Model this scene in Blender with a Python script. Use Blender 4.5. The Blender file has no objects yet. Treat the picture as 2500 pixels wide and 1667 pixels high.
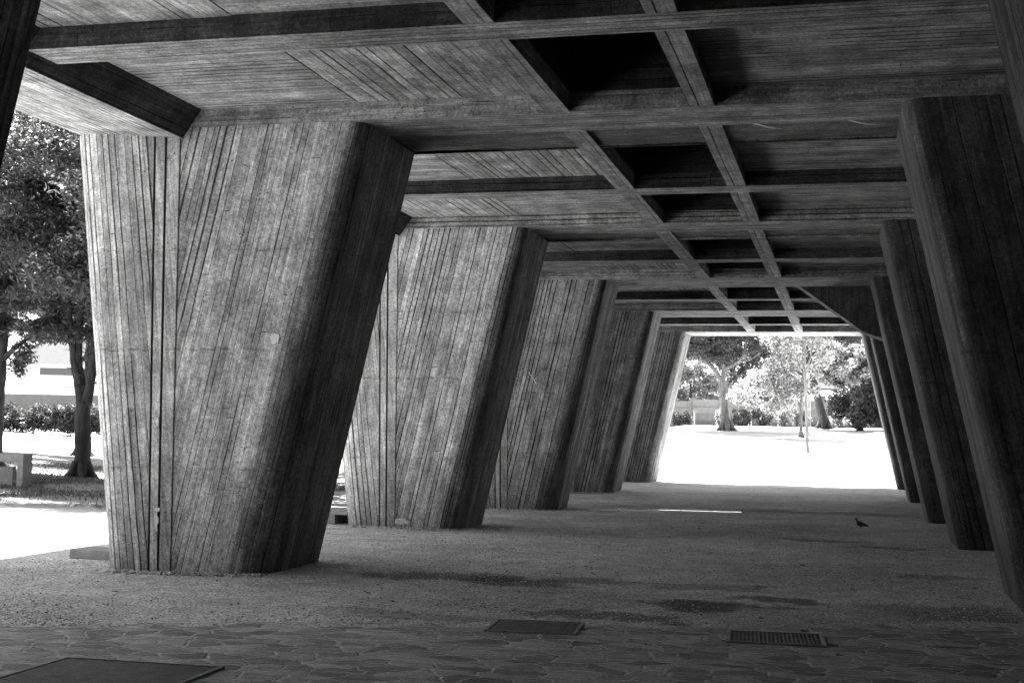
import bpy, math, random
import numpy as np
from mathutils import Vector, Matrix

random.seed(7)
rng = np.random.default_rng(11)
R = math.radians
scene = bpy.context.scene
C = scene.collection

# ------------------------------------------------------------------ camera
CAM_H = 1.6
cam_d = bpy.data.cameras.new("camera")
cam = bpy.data.objects.new("camera", cam_d)
C.objects.link(cam)
cr = Vector((0.97018455, 0.24165338, 0.01858998))
cu = Vector((-0.00192066, -0.06903359, 0.99761249))
cf = Vector((-0.24235976, 0.96790393, 0.06651119))
cam.matrix_world = Matrix(((cr.x, cu.x, -cf.x, 0), (cr.y, cu.y, -cf.y, 0), (cr.z, cu.z, -cf.z, CAM_H), (0, 0, 0, 1)))
cam_d.sensor_width = 36
cam_d.lens = 36 * 3243.4 / 2500
cam_d.clip_start = 0.1
cam_d.clip_end = 3000
scene.camera = cam

# ------------------------------------------------------------------ light
SUN_EL, SUN_AZ = 62.0, -30.0            # azimuth measured from +Y towards +X
world = bpy.data.worlds.new("World")
scene.world = world
world.use_nodes = True
wn, wl = world.node_tree.nodes, world.node_tree.links
sky = wn.new("ShaderNodeTexSky")
sky.sky_type = 'NISHITA'
sky.sun_disc = False
sky.sun_elevation = R(SUN_EL)
sky.sun_rotation = R(SUN_AZ)
bw = wn.new("ShaderNodeRGBToBW")       # black and white photograph
bg = wn["Background"]
bg.inputs["Strength"].default_value = 0.05
wl.new(sky.outputs[0], bw.inputs[0])
wl.new(bw.outputs[0], bg.inputs["Color"])
sun_d = bpy.data.lights.new("sun", 'SUN')
sun_d.energy = 5.0
sun_d.angle = R(0.5)
sun_d.color = (1.0, 0.995, 0.99)
sun = bpy.data.objects.new("sun", sun_d)
C.objects.link(sun)
sd = Vector((math.sin(R(SUN_AZ)) * math.cos(R(SUN_EL)), math.cos(R(SUN_AZ)) * math.cos(R(SUN_EL)), math.sin(R(SUN_EL))))
sun.rotation_euler = sd.to_track_quat('Z', 'Y').to_euler()
sun.location = sd * 80
vs = scene.view_settings
scene.display_settings.display_device = 'sRGB'
vs.view_transform = 'Standard'
vs.look = 'None'
vs.gamma = 1.0
vs.exposure = 3.9
cy = scene.cycles
cy.max_bounces = 8
cy.diffuse_bounces = 2
cy.glossy_bounces = 2
cy.transmission_bounces = 3
cy.sample_clamp_indirect = 1.0
cy.use_denoising = True
cy.use_adaptive_sampling = False

# ------------------------------------------------------------------ node helpers
class NT:
    def __init__(s, name):
        s.m = bpy.data.materials.new(name)
        s.m.use_nodes = True
        s.t = s.m.node_tree
        s.b = s.t.nodes["Principled BSDF"]
        s.b.inputs["Specular IOR Level"].default_value = 0.15
        s.b.inputs["Roughness"].default_value = 0.9
    def n(s, kind, **kw):
        nd = s.t.nodes.new(kind)
        for k, v in kw.items():
            setattr(nd, k, v)
        return nd
    def put(s, sock, v):
        if isinstance(v, (int, float)):
            sock.default_value = v
        elif isinstance(v, (tuple, list)):
            sock.default_value = v
        else:
            s.t.links.new(v, sock)
    def math(s, op, a, b=0.0, c=0.0, clamp=False):
        nd = s.n("ShaderNodeMath", operation=op, use_clamp=clamp)
        s.put(nd.inputs[0], a); s.put(nd.inputs[1], b); s.put(nd.inputs[2], c)
        return nd.outputs[0]
    def ramp(s, v, a, b, lo=0.0, hi=1.0):
        nd = s.n("ShaderNodeMapRange", interpolation_type='SMOOTHSTEP')
        s.put(nd.inputs[0], v)
        for i, x in enumerate((a, b, lo, hi)):
            s.put(nd.inputs[i + 1], x)
        return nd.outputs[0]
    def lin(s, v, a, b, lo=0.0, hi=1.0):
        nd = s.n("ShaderNodeMapRange")
        s.put(nd.inputs[0], v)
        for i, x in enumerate((a, b, lo, hi)):
            s.put(nd.inputs[i + 1], x)
        return nd.outputs[0]
    def noise(s, vec, scale, detail=3.0, rough=0.55, dims='3D', dist=0.0):
        nd = s.n("ShaderNodeTexNoise", noise_dimensions=dims)
        if vec is not None:
            s.put(nd.inputs['W' if dims == '1D' else 'Vector'], vec)
        nd.inputs['Scale'].default_value = scale
        nd.inputs['Detail'].default_value = detail
        nd.inputs['Roughness'].default_value = rough
        nd.inputs['Distortion'].default_value = dist
        return nd.outputs[0]
    def white(s, w):
        nd = s.n("ShaderNodeTexWhiteNoise", noise_dimensions='1D')
        s.put(nd.inputs['W'], w)
        return nd.outputs[0]
    def xyz(s, x, y, z=0.0):
        nd = s.n("ShaderNodeCombineXYZ")
        s.put(nd.inputs[0], x); s.put(nd.inputs[1], y); s.put(nd.inputs[2], z)
        return nd.outputs[0]
    def sep(s, v):
        nd = s.n("ShaderNodeSeparateXYZ")
        s.put(nd.inputs[0], v)
        return nd.outputs
    def mapping(s, v, scale=(1, 1, 1), loc=(0, 0, 0)):
        nd = s.n("ShaderNodeMapping")
        s.put(nd.inputs[0], v)
        nd.inputs['Location'].default_value = loc
        nd.inputs['Scale'].default_value = scale
        return nd.outputs[0]
    def gray(s, v, gain=1.0):
        c = s.n("ShaderNodeCombineColor")
        for i in range(3):
            s.put(c.inputs[i], v)
        s.t.links.new(c.outputs[0], s.b.inputs["Base Color"])
    def bump(s, h, strength=1.0, dist=0.01):
        nd = s.n("ShaderNodeBump")
        nd.inputs['Strength'].default_value = strength
        nd.inputs['Distance'].default_value = dist
        s.put(nd.inputs['Height'], h)
        s.t.links.new(nd.outputs[0], s.b.inputs['Normal'])

def mul(s, *a):
    v = a[0]
    for x in a[1:]:
        v = s.math('MULTIPLY', v, x)
    return v

def board_concrete(name, base=0.27, w=0.105, joint=0.65, contrast=0.22, seg=2.4, blotch=0.35, pour=True, rough_grain=0.38, blank=False, jw=.0085):
    """Concrete cast against rough sawn boards: UV u runs across the boards, v along them, in metres."""
    s = NT(name)
    uv = s.n("ShaderNodeUVMap").outputs[0]
    ob = s.n("ShaderNodeTexCoord").outputs['Object']
    oi = s.n("ShaderNodeObjectInfo").outputs['Random']
    u0, v0, _ = s.sep(uv)
    seed = s.math('MULTIPLY', oi, 37.0)
    u = s.math('ADD', u0, s.math('MULTIPLY', seed, 0.731))
    v = s.math('ADD', v0, seed)
    # boards of unequal width that wander a little
    wob = s.math('MULTIPLY', s.math('SUBTRACT', s.noise(s.xyz(s.math('MULTIPLY', u, 0.5), s.math('MULTIPLY', v, 0.55)), 1.0, 2), 0.5), 0.035)
    uneq = s.math('MULTIPLY', s.math('SUBTRACT', s.noise(u, 4.1, 0, dims='1D'), 0.5), 0.07)
    uu = s.math('ADD', s.math('ADD', u, wob), uneq)
    q = s.math('DIVIDE', uu, w)
    idx = s.math('FLOOR', q)
    fr = s.math('FRACT', q)
    r1 = s.white(idx)
    r2 = s.white(s.math('ADD', idx, 91.7))
    sl = s.math('ADD', seg, s.math('MULTIPLY', r2, seg))
    vq = s.math('DIVIDE', s.math('ADD', v, s.math('MULTIPLY', r1, 17.0)), sl)
    vi = s.math('FLOOR', vq)
    vf = s.math('FRACT', vq)
    r3 = s.white(s.math('ADD', s.math('MULTIPLY', idx, 3.13), s.math('MULTIPLY', vi, 7.77)))
    edge = s.math('MULTIPLY', s.math('MINIMUM', fr, s.math('SUBTRACT', 1.0, fr)), w)
    jn = s.noise(s.xyz(s.math('MULTIPLY', u, 9.0), s.math('MULTIPLY', v, 1.6)), 1.0, 4)
    lw = s.math('MULTIPLY', s.ramp(s.math('ADD', s.math('MULTIPLY', r2, 0.65), s.math('MULTIPLY', jn, 0.55)), 0.38, 0.88), jw)
    jm = s.math('SUBTRACT', 1.0, s.ramp(edge, s.math('MULTIPLY', lw, 0.45), s.math('ADD', lw, 0.0015)))
    jm = s.math('MULTIPLY', jm, s.ramp(lw, 0.0004, 0.003))
    vedge = s.math('MULTIPLY', s.math('MINIMUM', vf, s.math('SUBTRACT', 1.0, vf)), sl)
    em = s.math('MULTIPLY', s.math('SUBTRACT', 1.0, s.ramp(vedge, 0.002, 0.008)), s.ramp(r3, 0.35, 0.7))
    # sawn grain
    g1 = s.noise(s.xyz(s.math('MULTIPLY', u, 95.0), s.math('MULTIPLY', v, 3.2), r3), 1.0, 4, 0.7)
    g2 = s.noise(s.xyz(s.math('MULTIPLY', u, 26.0), s.math('MULTIPLY', v, 1.3), r1), 1.0, 3, 0.6)
    bl = s.noise(ob, 0.55, 5, 0.62)
    bl2 = s.noise(s.mapping(ob, loc=(9, 4, 2)), 3.2, 5, 0.65)
    sp = s.noise(ob, 75.0, 3, 0.75)
    sp2 = s.noise(ob, 26.0, 4, 0.7)
    # stains that run down
    st = s.noise(s.mapping(ob, scale=(3.2, 3.2, 0.22), loc=(3, 0, 0)), 1.0, 4, 0.6)
    val = s.math('ADD', 1.0 - contrast, s.math('ADD', s.math('MULTIPLY', r3, contrast * (0.0 if blank else 1.1)), s.math('MULTIPLY', r1, contrast * (0.0 if blank else 0.9))))
    if blank:
        val = 1.0
    t = mul(s, base,
            val,
            s.lin(g1, 0.25, 0.75, 1 - rough_grain, 1 + rough_grain),
            s.lin(g2, 0.25, 0.75, 0.55, 1.45),
            s.lin(bl, 0.3, 0.7, 1 - blotch, 1 + blotch * 0.8),
            s.lin(bl2, 0.25, 0.75, 0.58, 1.36),
            s.lin(st, 0.3, 0.7, 0.62, 1.24),
            s.lin(sp, 0.25, 0.75, 0.38, 1.60),
            s.lin(sp2, 0.25, 0.75, 0.58, 1.42))
    # blow holes
    vo = s.n("ShaderNodeTexVoronoi"); vo.inputs['Scale'].default_value = 17.0
    s.put(vo.inputs['Vector'], ob)
    pit = s.math('MULTIPLY', s.math('SUBTRACT', 1.0, s.ramp(vo.outputs['Distance'], 0.10, 0.20)),
                 s.ramp(s.noise(ob, 2.1, 2), 0.52, 0.66))
    t = s.math('MULTIPLY', t, s.math('SUBTRACT', 1.0, s.math('MULTIPLY', pit, 0.55)))
    lost = s.ramp(s.noise(s.mapping(ob, loc=(1.7, 8.2, 3.1)), 0.8, 5, 0.65), 0.50, 0.66)
    crust = s.noise(ob, 13.0, 5, 0.8)
    t = s.math('MULTIPLY', t, s.lin(crust, 0.25, 0.75, 0.74, 1.26))
    h = s.math('ADD', s.math('MULTIPLY', g1, 0.22), s.math('ADD', s.math('MULTIPLY', sp, 0.30), s.math('MULTIPLY', bl2, 0.8)))
    h = s.math('SUBTRACT', h, s.math('MULTIPLY', pit, 1.2))
    if not blank:
        jj = s.math('MULTIPLY', s.math('MAXIMUM', jm, s.math('MULTIPLY', em, 0.45)), s.math('SUBTRACT', 1.0, s.math('MULTIPLY', lost, 0.75)))
        h = s.math('ADD', h, s.math('MULTIPLY', crust, s.math('ADD', 0.5, lost)))
        t = s.math('MULTIPLY', t, s.math('SUBTRACT', 1.0, s.math('MULTIPLY', jj, joint)))
        # a fin of lime along some joints
        fin = s.math('MULTIPLY', s.math('SUBTRACT', 1.0, s.ramp(edge, 0.003, 0.013)), s.ramp(r1, 0.62, 0.8))
        t = s.math('MULTIPLY', t, s.math('ADD', 1.0, s.math('MULTIPLY', fin, 0.30)))
        h = s.math('ADD', h, s.math('SUBTRACT', s.math('MULTIPLY', r3, 2.2), s.math('MULTIPLY', jj, 2.6)))
    if pour:
        z = s.sep(ob)[2]
        for zz, k in ((1.18, 0.5), (2.47, 0.9), (3.55, 0.6)):
            zl = s.math('ADD', z, s.math('MULTIPLY', s.noise(ob, 2.6, 4), 0.11))
            d = s.math('ABSOLUTE', s.math('SUBTRACT', zl, zz))
            pm = s.math('MULTIPLY', s.math('SUBTRACT', 1.0, s.ramp(d, 0.004, 0.02)), s.ramp(s.noise(ob, 5.0, 3), 0.42, 0.6, 0.0, k))
            t = s.math('MULTIPLY', t, s.math('SUBTRACT', 1.0, s.math('MULTIPLY', pm, 0.35)))
            h = s.math('SUBTRACT', h, pm)
    s.gray(t)
    s.bump(h, 1.0, 0.013)
    return s.m

def plain(name, base, var=0.25, scale=6.0, rough=0.9, bumpd=0.0, fine=40.0, spec=0.15, obvar=0.0):
    s = NT(name)
    ob = s.n("ShaderNodeTexCoord").outputs['Object']
    a = s.noise(ob, scale, 5, 0.65)
    b = s.noise(ob, fine, 3, 0.7)
    oi = s.n("ShaderNodeObjectInfo").outputs['Random']
    s.gray(mul(s, base, s.lin(oi, 0, 1, 1 - obvar, 1 + obvar), s.lin(a, 0.25, 0.75, 1 - var, 1 + var), s.lin(b, 0.25, 0.75, 1 - var * 0.8, 1 + var * 0.8)))
    s.b.inputs['Roughness'].default_value = rough
    s.b.inputs['Specular IOR Level'].default_value = spec
    if bumpd:
        s.bump(s.math('ADD', a, s.math('MULTIPLY', b, 0.6)), 0.8, bumpd)
    return s.m

def leaf_mat(name, base, var=0.5, trans=0.35, gloss=0.25):
    s = NT(name)
    ri = s.n("ShaderNodeNewGeometry").outputs['Random Per Island']
    ob = s.n("ShaderNodeTexCoord").outputs['Object']
    cl = s.noise(ob, 1.1, 3)
    v = mul(s, base, s.lin(ri, 0, 1, 1 - var, 1 + var), s.lin(cl, 0.3, 0.7, 0.75, 1.25))
    s.gray(v)
    s.b.inputs['Roughness'].default_value = 0.5
    s.b.inputs['Specular IOR Level'].default_value = gloss
    tr = s.n("ShaderNodeBsdfTranslucent")
    cc = s.n("ShaderNodeCombineColor")
    for i in range(3):
        s.put(cc.inputs[i], s.math('MULTIPLY', v, 1.3))
    s.t.links.new(cc.outputs[0], tr.inputs[0])
    mx = s.n("ShaderNodeMixShader")
    mx.inputs[0].default_value = trans
    s.t.links.new(s.b.outputs[0], mx.inputs[1])
    s.t.links.new(tr.outputs[0], mx.inputs[2])
    s.t.links.new(mx.outputs[0], s.t.nodes["Material Output"].inputs[0])
    return s.m

def bark_mat(name, base):
    s = NT(name)
    ob = s.n("ShaderNodeTexCoord").outputs['Object']
    f = s.noise(s.mapping(ob, scale=(14, 14, 2.2)), 1.0, 5, 0.7, dist=0.6)
    g = s.noise(ob, 1.4, 3)
    s.gray(mul(s, base, s.lin(f, 0.3, 0.7, 0.45, 1.5), s.lin(g, 0.3, 0.7, 0.75, 1.25)))
    s.bump(f, 1.0, 0.03)
    return s.m

# ------------------------------------------------------------------ materials
M = {}
M['pillar'] = board_concrete("pillar_board_concrete", 0.275, 0.088, 0.85, 0.36, 3.0, 0.38, jw=.0115)
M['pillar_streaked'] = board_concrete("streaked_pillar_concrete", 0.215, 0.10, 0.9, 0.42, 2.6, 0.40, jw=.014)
M['pillar_dark_streaked'] = board_concrete("dark_streaked_pillar_concrete", 0.17, 0.095, 0.9, 0.48, 2.4, 0.42, jw=.015)  # lower base tone and stronger streaks for the far left pillars
M['pillar_dark'] = board_concrete("dark_pillar_concrete", 0.055, 0.14, 0.65, 0.45, 3.2, 0.5, jw=.014)  # darker base tone, used for the whole right row
M['pillar_band'] = board_concrete("pillar_smooth_concrete", 0.27, 0.12, 0.5, 0.1, 3, 0.2, blank=True)
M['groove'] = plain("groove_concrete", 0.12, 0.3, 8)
M['beam'] = board_concrete("beam_board_concrete", 0.225, 0.085, 0.75, 0.28, 1.8, 0.32, pour=False, jw=.011)
M['beam_dark'] = board_concrete("shaded_beam_concrete", 0.11, 0.09, 0.6, 0.2, 1.8, 0.35, pour=False)  # light falloff across the wide beam soffits, put into the colour
M['beam_side'] = board_concrete("shaded_beam_side_concrete", 0.07, 0.09, 0.6, 0.2, 1.8, 0.4, pour=False)  # colour holds the shade on thin beam sides and edge beam inner face
M['panel'] = board_concrete("ceiling_board_concrete", 0.26, 0.115, 0.85, 0.30, 2.0, 0.28, pour=False, jw=.015)
M['coffer'] = board_concrete("shaded_coffer_concrete", 0.035, 0.15, 0.5, 0.2, 2.5, 0.3, pour=False)  # near-black, the shade inside the deep coffers put into the colour
M['plaster'] = plain("patched_plaster", 0.48, 0.2, 14, bumpd=0.004)
M['wall'] = board_concrete("added_wall_concrete", 0.07, 0.16, 0.5, 0.15, 3, 0.3)
M['white'] = plain("white_render", 0.6, 0.06, 3)
M['bark'] = bark_mat("dark_bark", 0.045)
M['bark_light'] = bark_mat("pale_bark", 0.12)
M['leaf_dark'] = leaf_mat("dark_leaves", 0.075, 0.55, 0.35, .35)
M['leaf_deep'] = leaf_mat("deep_evergreen_leaves", 0.05, 0.5, 0.25, .2)
M['leaf_mid'] = leaf_mat("mid_leaves", 0.12, 0.5, 0.35)
M['leaf_pale'] = leaf_mat("pale_leaves", 0.22, 0.7, 0.4)
M['iron'] = plain("weathered_iron", 0.24, 0.35, 12, 0.6, spec=0.4)
M['iron_frame'] = plain("worn_iron_frame", 0.30, 0.35, 14, 0.55, spec=0.4)
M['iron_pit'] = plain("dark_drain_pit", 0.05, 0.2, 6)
M['block'] = plain("rough_cast_concrete", 0.30, 0.25, 8, bumpd=0.006)
M['precast'] = plain("precast_panel_concrete", 0.12, 0.2, 3, bumpd=0.004, obvar=0.22)
M['tile'] = plain("grey_roof_tiles", 0.022, 0.2, 3)
M['glass'] = plain("dark_glazing", 0.03, 0.2, 1, 0.2, spec=0.5)
M['feather'] = plain("dark_grey_feathers", 0.05, 0.35, 60, 0.7)
M['wire'] = plain("pale_plastic_wire", 0.5, 0.1, 8)
M['gridwhite'] = plain("pale_stone_coping", 0.70, 0.2, 7, bumpd=0.004)
M['kerb'] = plain("polished_pale_kerb_stone", 0.80, 0.12, 5, rough=0.14, spec=0.6)

# ------------------------------------------------------------------ mesh helpers
class MB:
    def __init__(s):
        s.v, s.f, s.uv, s.mi, s.smooth = [], [], [], [], []
    def face(s, pts, uvs=None, mi=0, smooth=False):
        i = len(s.v)
        s.v.extend([tuple(p) for p in pts])
        s.f.append(tuple(range(i, i + len(pts))))
        s.uv.extend(uvs if uvs else [(p[0], p[1]) for p in pts])
        s.mi.append(mi); s.smooth.append(smooth)
    def quad(s, pts, ud, vd, mi=0, off=(0, 0)):
        uvs = [(sum(a * b for a, b in zip(p, ud)) + off[0], sum(a * b for a, b in zip(p, vd)) + off[1]) for p in pts]
        s.face(pts, uvs, mi)
    def box(s, x0, x1, y0, y1, z0, z1, along='x', mi=0, skip=''):
        """along = direction in which the shuttering boards run"""
        X, Y, Z = (1, 0, 0), (0, 1, 0), (0, 0, 1)
        al = {'x': X, 'y': Y, 'z': Z}[along]
        def d(axis_n):
            # u direction: the in-plane axis that is not the board direction
            cand = [a for a in (X, Y, Z) if a != axis_n and a != al]
            return cand[0]
        def q(p, nrm):
            a = al if al != nrm else [b for b in (X, Y, Z) if b != nrm][0]
            u = [b for b in (X, Y, Z) if b != nrm and b != a][0]
            s.quad(p, u, a, mi)
        if 'b' not in skip: q([(x0, y0, z0), (x0, y1, z0), (x1, y1, z0), (x1, y0, z0)], Z)
        if 't' not in skip: q([(x0, y0, z1), (x1, y0, z1), (x1, y1, z1), (x0, y1, z1)], Z)
        if 'f' not in skip: q([(x0, y0, z0), (x1, y0, z0), (x1, y0, z1), (x0, y0, z1)], Y)
        if 'k' not in skip: q([(x1, y1, z0), (x0, y1, z0), (x0, y1, z1), (x1, y1, z1)], Y)
        if 'l' not in skip: q([(x0, y1, z0), (x0, y0, z0), (x0, y0, z1), (x0, y1, z1)], X)
        if 'r' not in skip: q([(x1, y0, z0), (x1, y1, z0), (x1, y1, z1), (x1, y0, z1)], X)
    def tube(s, pts, rad, sides=8, cap=True, mi=0):
        """tapered tube through points"""
        pts = [Vector(p) for p in pts]
        n = len(pts)
        rings = []
        prev = None
        for i, p in enumerate(pts):
            t = (pts[min(i + 1, n - 1)] - pts[max(i - 1, 0)])
            t = t.normalized() if t.length > 1e-9 else Vector((0, 0, 1))
            if prev is None:
                a = Vector((1, 0, 0)) if abs(t.x) < 0.9 else Vector((0, 1, 0))
                a = (a - t * a.dot(t)).normalized()
            else:
                a = (prev - t * prev.dot(t)).normalized()
            prev = a
            b = t.cross(a)
            rr = rad[i] if isinstance(rad, (list, tuple)) else rad
            rings.append([p + a * (rr * math.cos(2 * math.pi * k / sides)) + b * (rr * math.sin(2 * math.pi * k / sides)) for k in range(sides)])
        base = len(s.v)
        for rg in rings:
            s.v.extend([tuple(q) for q in rg])
        for i in range(n - 1):
            for k in range(sides):
                k2 = (k + 1) % sides
                s.f.append((base + i * sides + k, base + i * sides + k2, base + (i + 1) * sides + k2, base + (i + 1) * sides + k))
                s.uv.extend([(k / sides, i), ((k + 1) / sides, i), ((k + 1) / sides, i + 1), (k / sides, i + 1)])
                s.mi.append(mi); s.smooth.append(True)
        if cap:
            for ring, rev in ((0, True), (n - 1, False)):
                ids = [base + ring * sides + k for k in range(sides)]
                if rev: ids = ids[::-1]
                s.f.append(tuple(ids)); s.uv.extend([(0, 0)] * sides); s.mi.append(mi); s.smooth.append(False)
    def build(s, name, mats, parent=None, loc=None, bevel=0.0, merge=False):
        me = bpy.data.meshes.new(name)
        me.from_pydata(s.v, [], s.f)
        uvl = me.uv_layers.new(name="UVMap")
        uvl.data.foreach_set("uv", np.array(s.uv, dtype=np.float32).ravel())
        for m in (mats if isinstance(mats, (list, tuple)) else [mats]):
            me.materials.append(m)
        me.polygons.foreach_set("material_index", s.mi)
        me.polygons.foreach_set("use_smooth", s.smooth)
        me.update()
        o = bpy.data.objects.new(name, me)
        C.objects.link(o)
        if parent is not None: o.parent = parent
        if loc is not None: o.location = loc
        if merge or bevel:
            import bmesh
            bm = bmesh.new(); bm.from_mesh(me)
            bmesh.ops.remove_doubles(bm, verts=bm.verts, dist=1e-4)
            bm.to_mesh(me); bm.free()
        if bevel:
            md = o.modifiers.new("bevel", 'BEVEL'); md.width = bevel; md.segments = 2; md.limit_method = 'ANGLE'
        return o

def thing(name, label, cat, loc=(0, 0, 0), rotz=0.0, group=None):
    o = bpy.data.objects.new(name, None)
    o.empty_display_size = 0.2
    C.objects.link(o)
    o.location = loc; o.rotation_euler = (0, 0, rotz)
    o['label'] = label; o['category'] = cat
    if group: o['group'] = group
    return o

def tag(o, label, cat, group=None):
    o['label'] = label; o['category'] = cat
    if group: o['group'] = group
    return o

def struct(o):
    o['kind'] = 'structure'
    return o

# ------------------------------------------------------------------ terrain
def sstep(a, b, x):
    t = np.clip((x - a) / (b - a), 0, 1)
    return t * t * (3 - 2 * t)

def zt(x, y):
    x = np.asarray(x, float); y = np.asarray(y, float)
    far = np.interp(y, [44.8, 51, 58.5, 67.7, 73, 80, 92, 150, 400], [0, .33, .87, 1.52, 1.81, 2.08, 2.14, 3.0, 5.0])
    left = np.interp(-x - 10, [0, 4, 9.5, 17, 25, 30, 40, 120, 400], [0, 0.0, .15, .55, 1.02, 1.36, 2.3, 5.0, 8.0])
    k = sstep(-9.0, -16.0, x)
    z = far * (1 - k) + left * k
    z = z - 0.11 * np.exp(-((y - 29.5) / 6.0) ** 2) * (1 - k)
    return z

def Z(x, y):
    return float(zt(x, y))

def grid_mesh(name, xs, ys, mat, dz=0.0, zf=zt):
    X, Y = np.meshgrid(xs, ys)
    Zz = zf(X, Y) + dz
    v = np.stack([X.ravel(), Y.ravel(), Zz.ravel()], 1)
    nx, ny = len(xs), len(ys)
    i = np.arange(nx * ny).reshape(ny, nx)
    f = np.stack([i[:-1, :-1].ravel(), i[:-1, 1:].ravel(), i[1:, 1:].ravel(), i[1:, :-1].ravel()], 1)
    me = bpy.data.meshes.new(name)
    me.from_pydata(v.tolist(), [], f.tolist())
    me.materials.append(mat)
    me.polygons.foreach_set("use_smooth", [True] * len(f))
    o = bpy.data.objects.new(name, me)
    C.objects.link(o)
    return o

# ground material: fine grit under the building, pale dry earth and thin grass outside
def ground_material():
    s = NT("grit_and_dry_earth")
    ob = s.n("ShaderNodeTexCoord").outputs['Object']
    x, y, z = s.sep(ob)
    wig = s.math('MULTIPLY', s.math('SUBTRACT', s.noise(ob, 0.7, 4), 0.5), 1.2)
    out_l = s.ramp(s.math('ADD', x, wig), -9.9, -8.9, 1, 0)
    out_f = s.ramp(s.math('ADD', y, wig), 44.6, 45.4, 0, 1)
    outside = s.math('MAXIMUM', out_l, out_f)
    n1 = s.noise(ob, 0.35, 5, 0.6)
    n2 = s.noise(ob, 3.0, 5, 0.65)
    gr = s.noise(ob, 46.0, 3, 0.75)
    gr2 = s.noise(ob, 15.0, 4, 0.7)
    vo = s.n("ShaderNodeTexVoronoi"); vo.inputs['Scale'].default_value = 38.0
    s.put(vo.inputs['Vector'], ob)
    chip = s.lin(vo.outputs['Distance'], 0.1, 0.7, 1.55, 0.70)
    grit = mul(s, 0.62, s.lin(n1, 0.3, 0.7, 0.70, 1.25), s.lin(n2, 0.25, 0.75, 0.68, 1.32),
               s.lin(gr, 0.25, 0.75, 0.36, 1.64), s.lin(gr2, 0.25, 0.75, 0.66, 1.34), chip)
    # damp and oily stains, each with a place and an outline of its own
    wx = s.math('MULTIPLY', s.math('SUBTRACT', s.noise(ob, 1.5, 5, 0.65), 0.5), 1.5)
    wy = s.math('MULTIPLY', s.math('SUBTRACT', s.noise(s.mapping(ob, loc=(5, 7, 1)), 1.5, 5, 0.65), 0.5), 1.5)
    for (sx, sy, rx, ry, k) in ((-4.3, 14.0, 1.1, .35, .45), (-3.3, 13.75, .8, .42, .50), (-2.6, 14.2, .6, .28, .42), (-1.4, 14.2, .8, .28, .35),
                                (-1.3, 12.6, .75, .40, .60), (-.7, 13.3, .5, .3, .5), (-.3, 21.3, .9, .3, .42), (.5, 20.2, .7, .22, .45),
                                (1.0, 16.2, .6, .25, .35), (-1.9, 11.6, .9, .3, .45), (.9, 12.9, 1.0, .6, .35), (-.5, 30.5, 2.6, .7, .35), (-3.6, 11.0, 1.0, .22, .3)):
        dx = s.math('DIVIDE', s.math('ADD', s.math('SUBTRACT', x, sx), wx), rx)
        dy = s.math('DIVIDE', s.math('ADD', s.math('SUBTRACT', y, sy), wy), ry)
        d = s.math('ADD', s.math('MULTIPLY', dx, dx), s.math('MULTIPLY', dy, dy))
        grit = s.math('MULTIPLY', grit, s.math('SUBTRACT', 1.0, s.ramp(d, 1.25, 0.25, 0.0, min(.75, k * 1.3))))
    # pale stone dust close to the building, thin dry grass farther out on the left
    EARTH = s.math('ADD', 0.30, s.math('MULTIPLY', 0.26, s.ramp(s.math('ADD', s.math('SUBTRACT', y, s.math('MULTIPLY', x, 0.35)), wig), 27.5, 25.5)))
    EARTH = s.math('MAXIMUM', EARTH, s.ramp(x, -10.0, -8.0, 0.0, 0.5))
    ea = s.noise(ob, 0.9, 5, 0.7)
    eb = s.noise(ob, 9.0, 5, 0.75)
    ec = s.noise(ob, 34.0, 3, 0.75)
    earth = mul(s, EARTH, s.lin(ea, 0.3, 0.7, 0.8, 1.2), s.lin(eb, 0.25, 0.75, 0.62, 1.38), s.lin(ec, 0.25, 0.75, 0.7, 1.3))
    t = s.math('ADD', s.math('MULTIPLY', grit, s.math('SUBTRACT', 1.0, outside)), s.math('MULTIPLY', earth, outside))
    s.gray(t)
    h = s.math('ADD', s.math('MULTIPLY', gr, 1.0), s.math('ADD', s.math('MULTIPLY', gr2, 0.8), s.math('MULTIPLY', vo.outputs['Distance'], -0.9)))
    s.bump(h, 1.0, 0.013)
    return s.m

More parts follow.
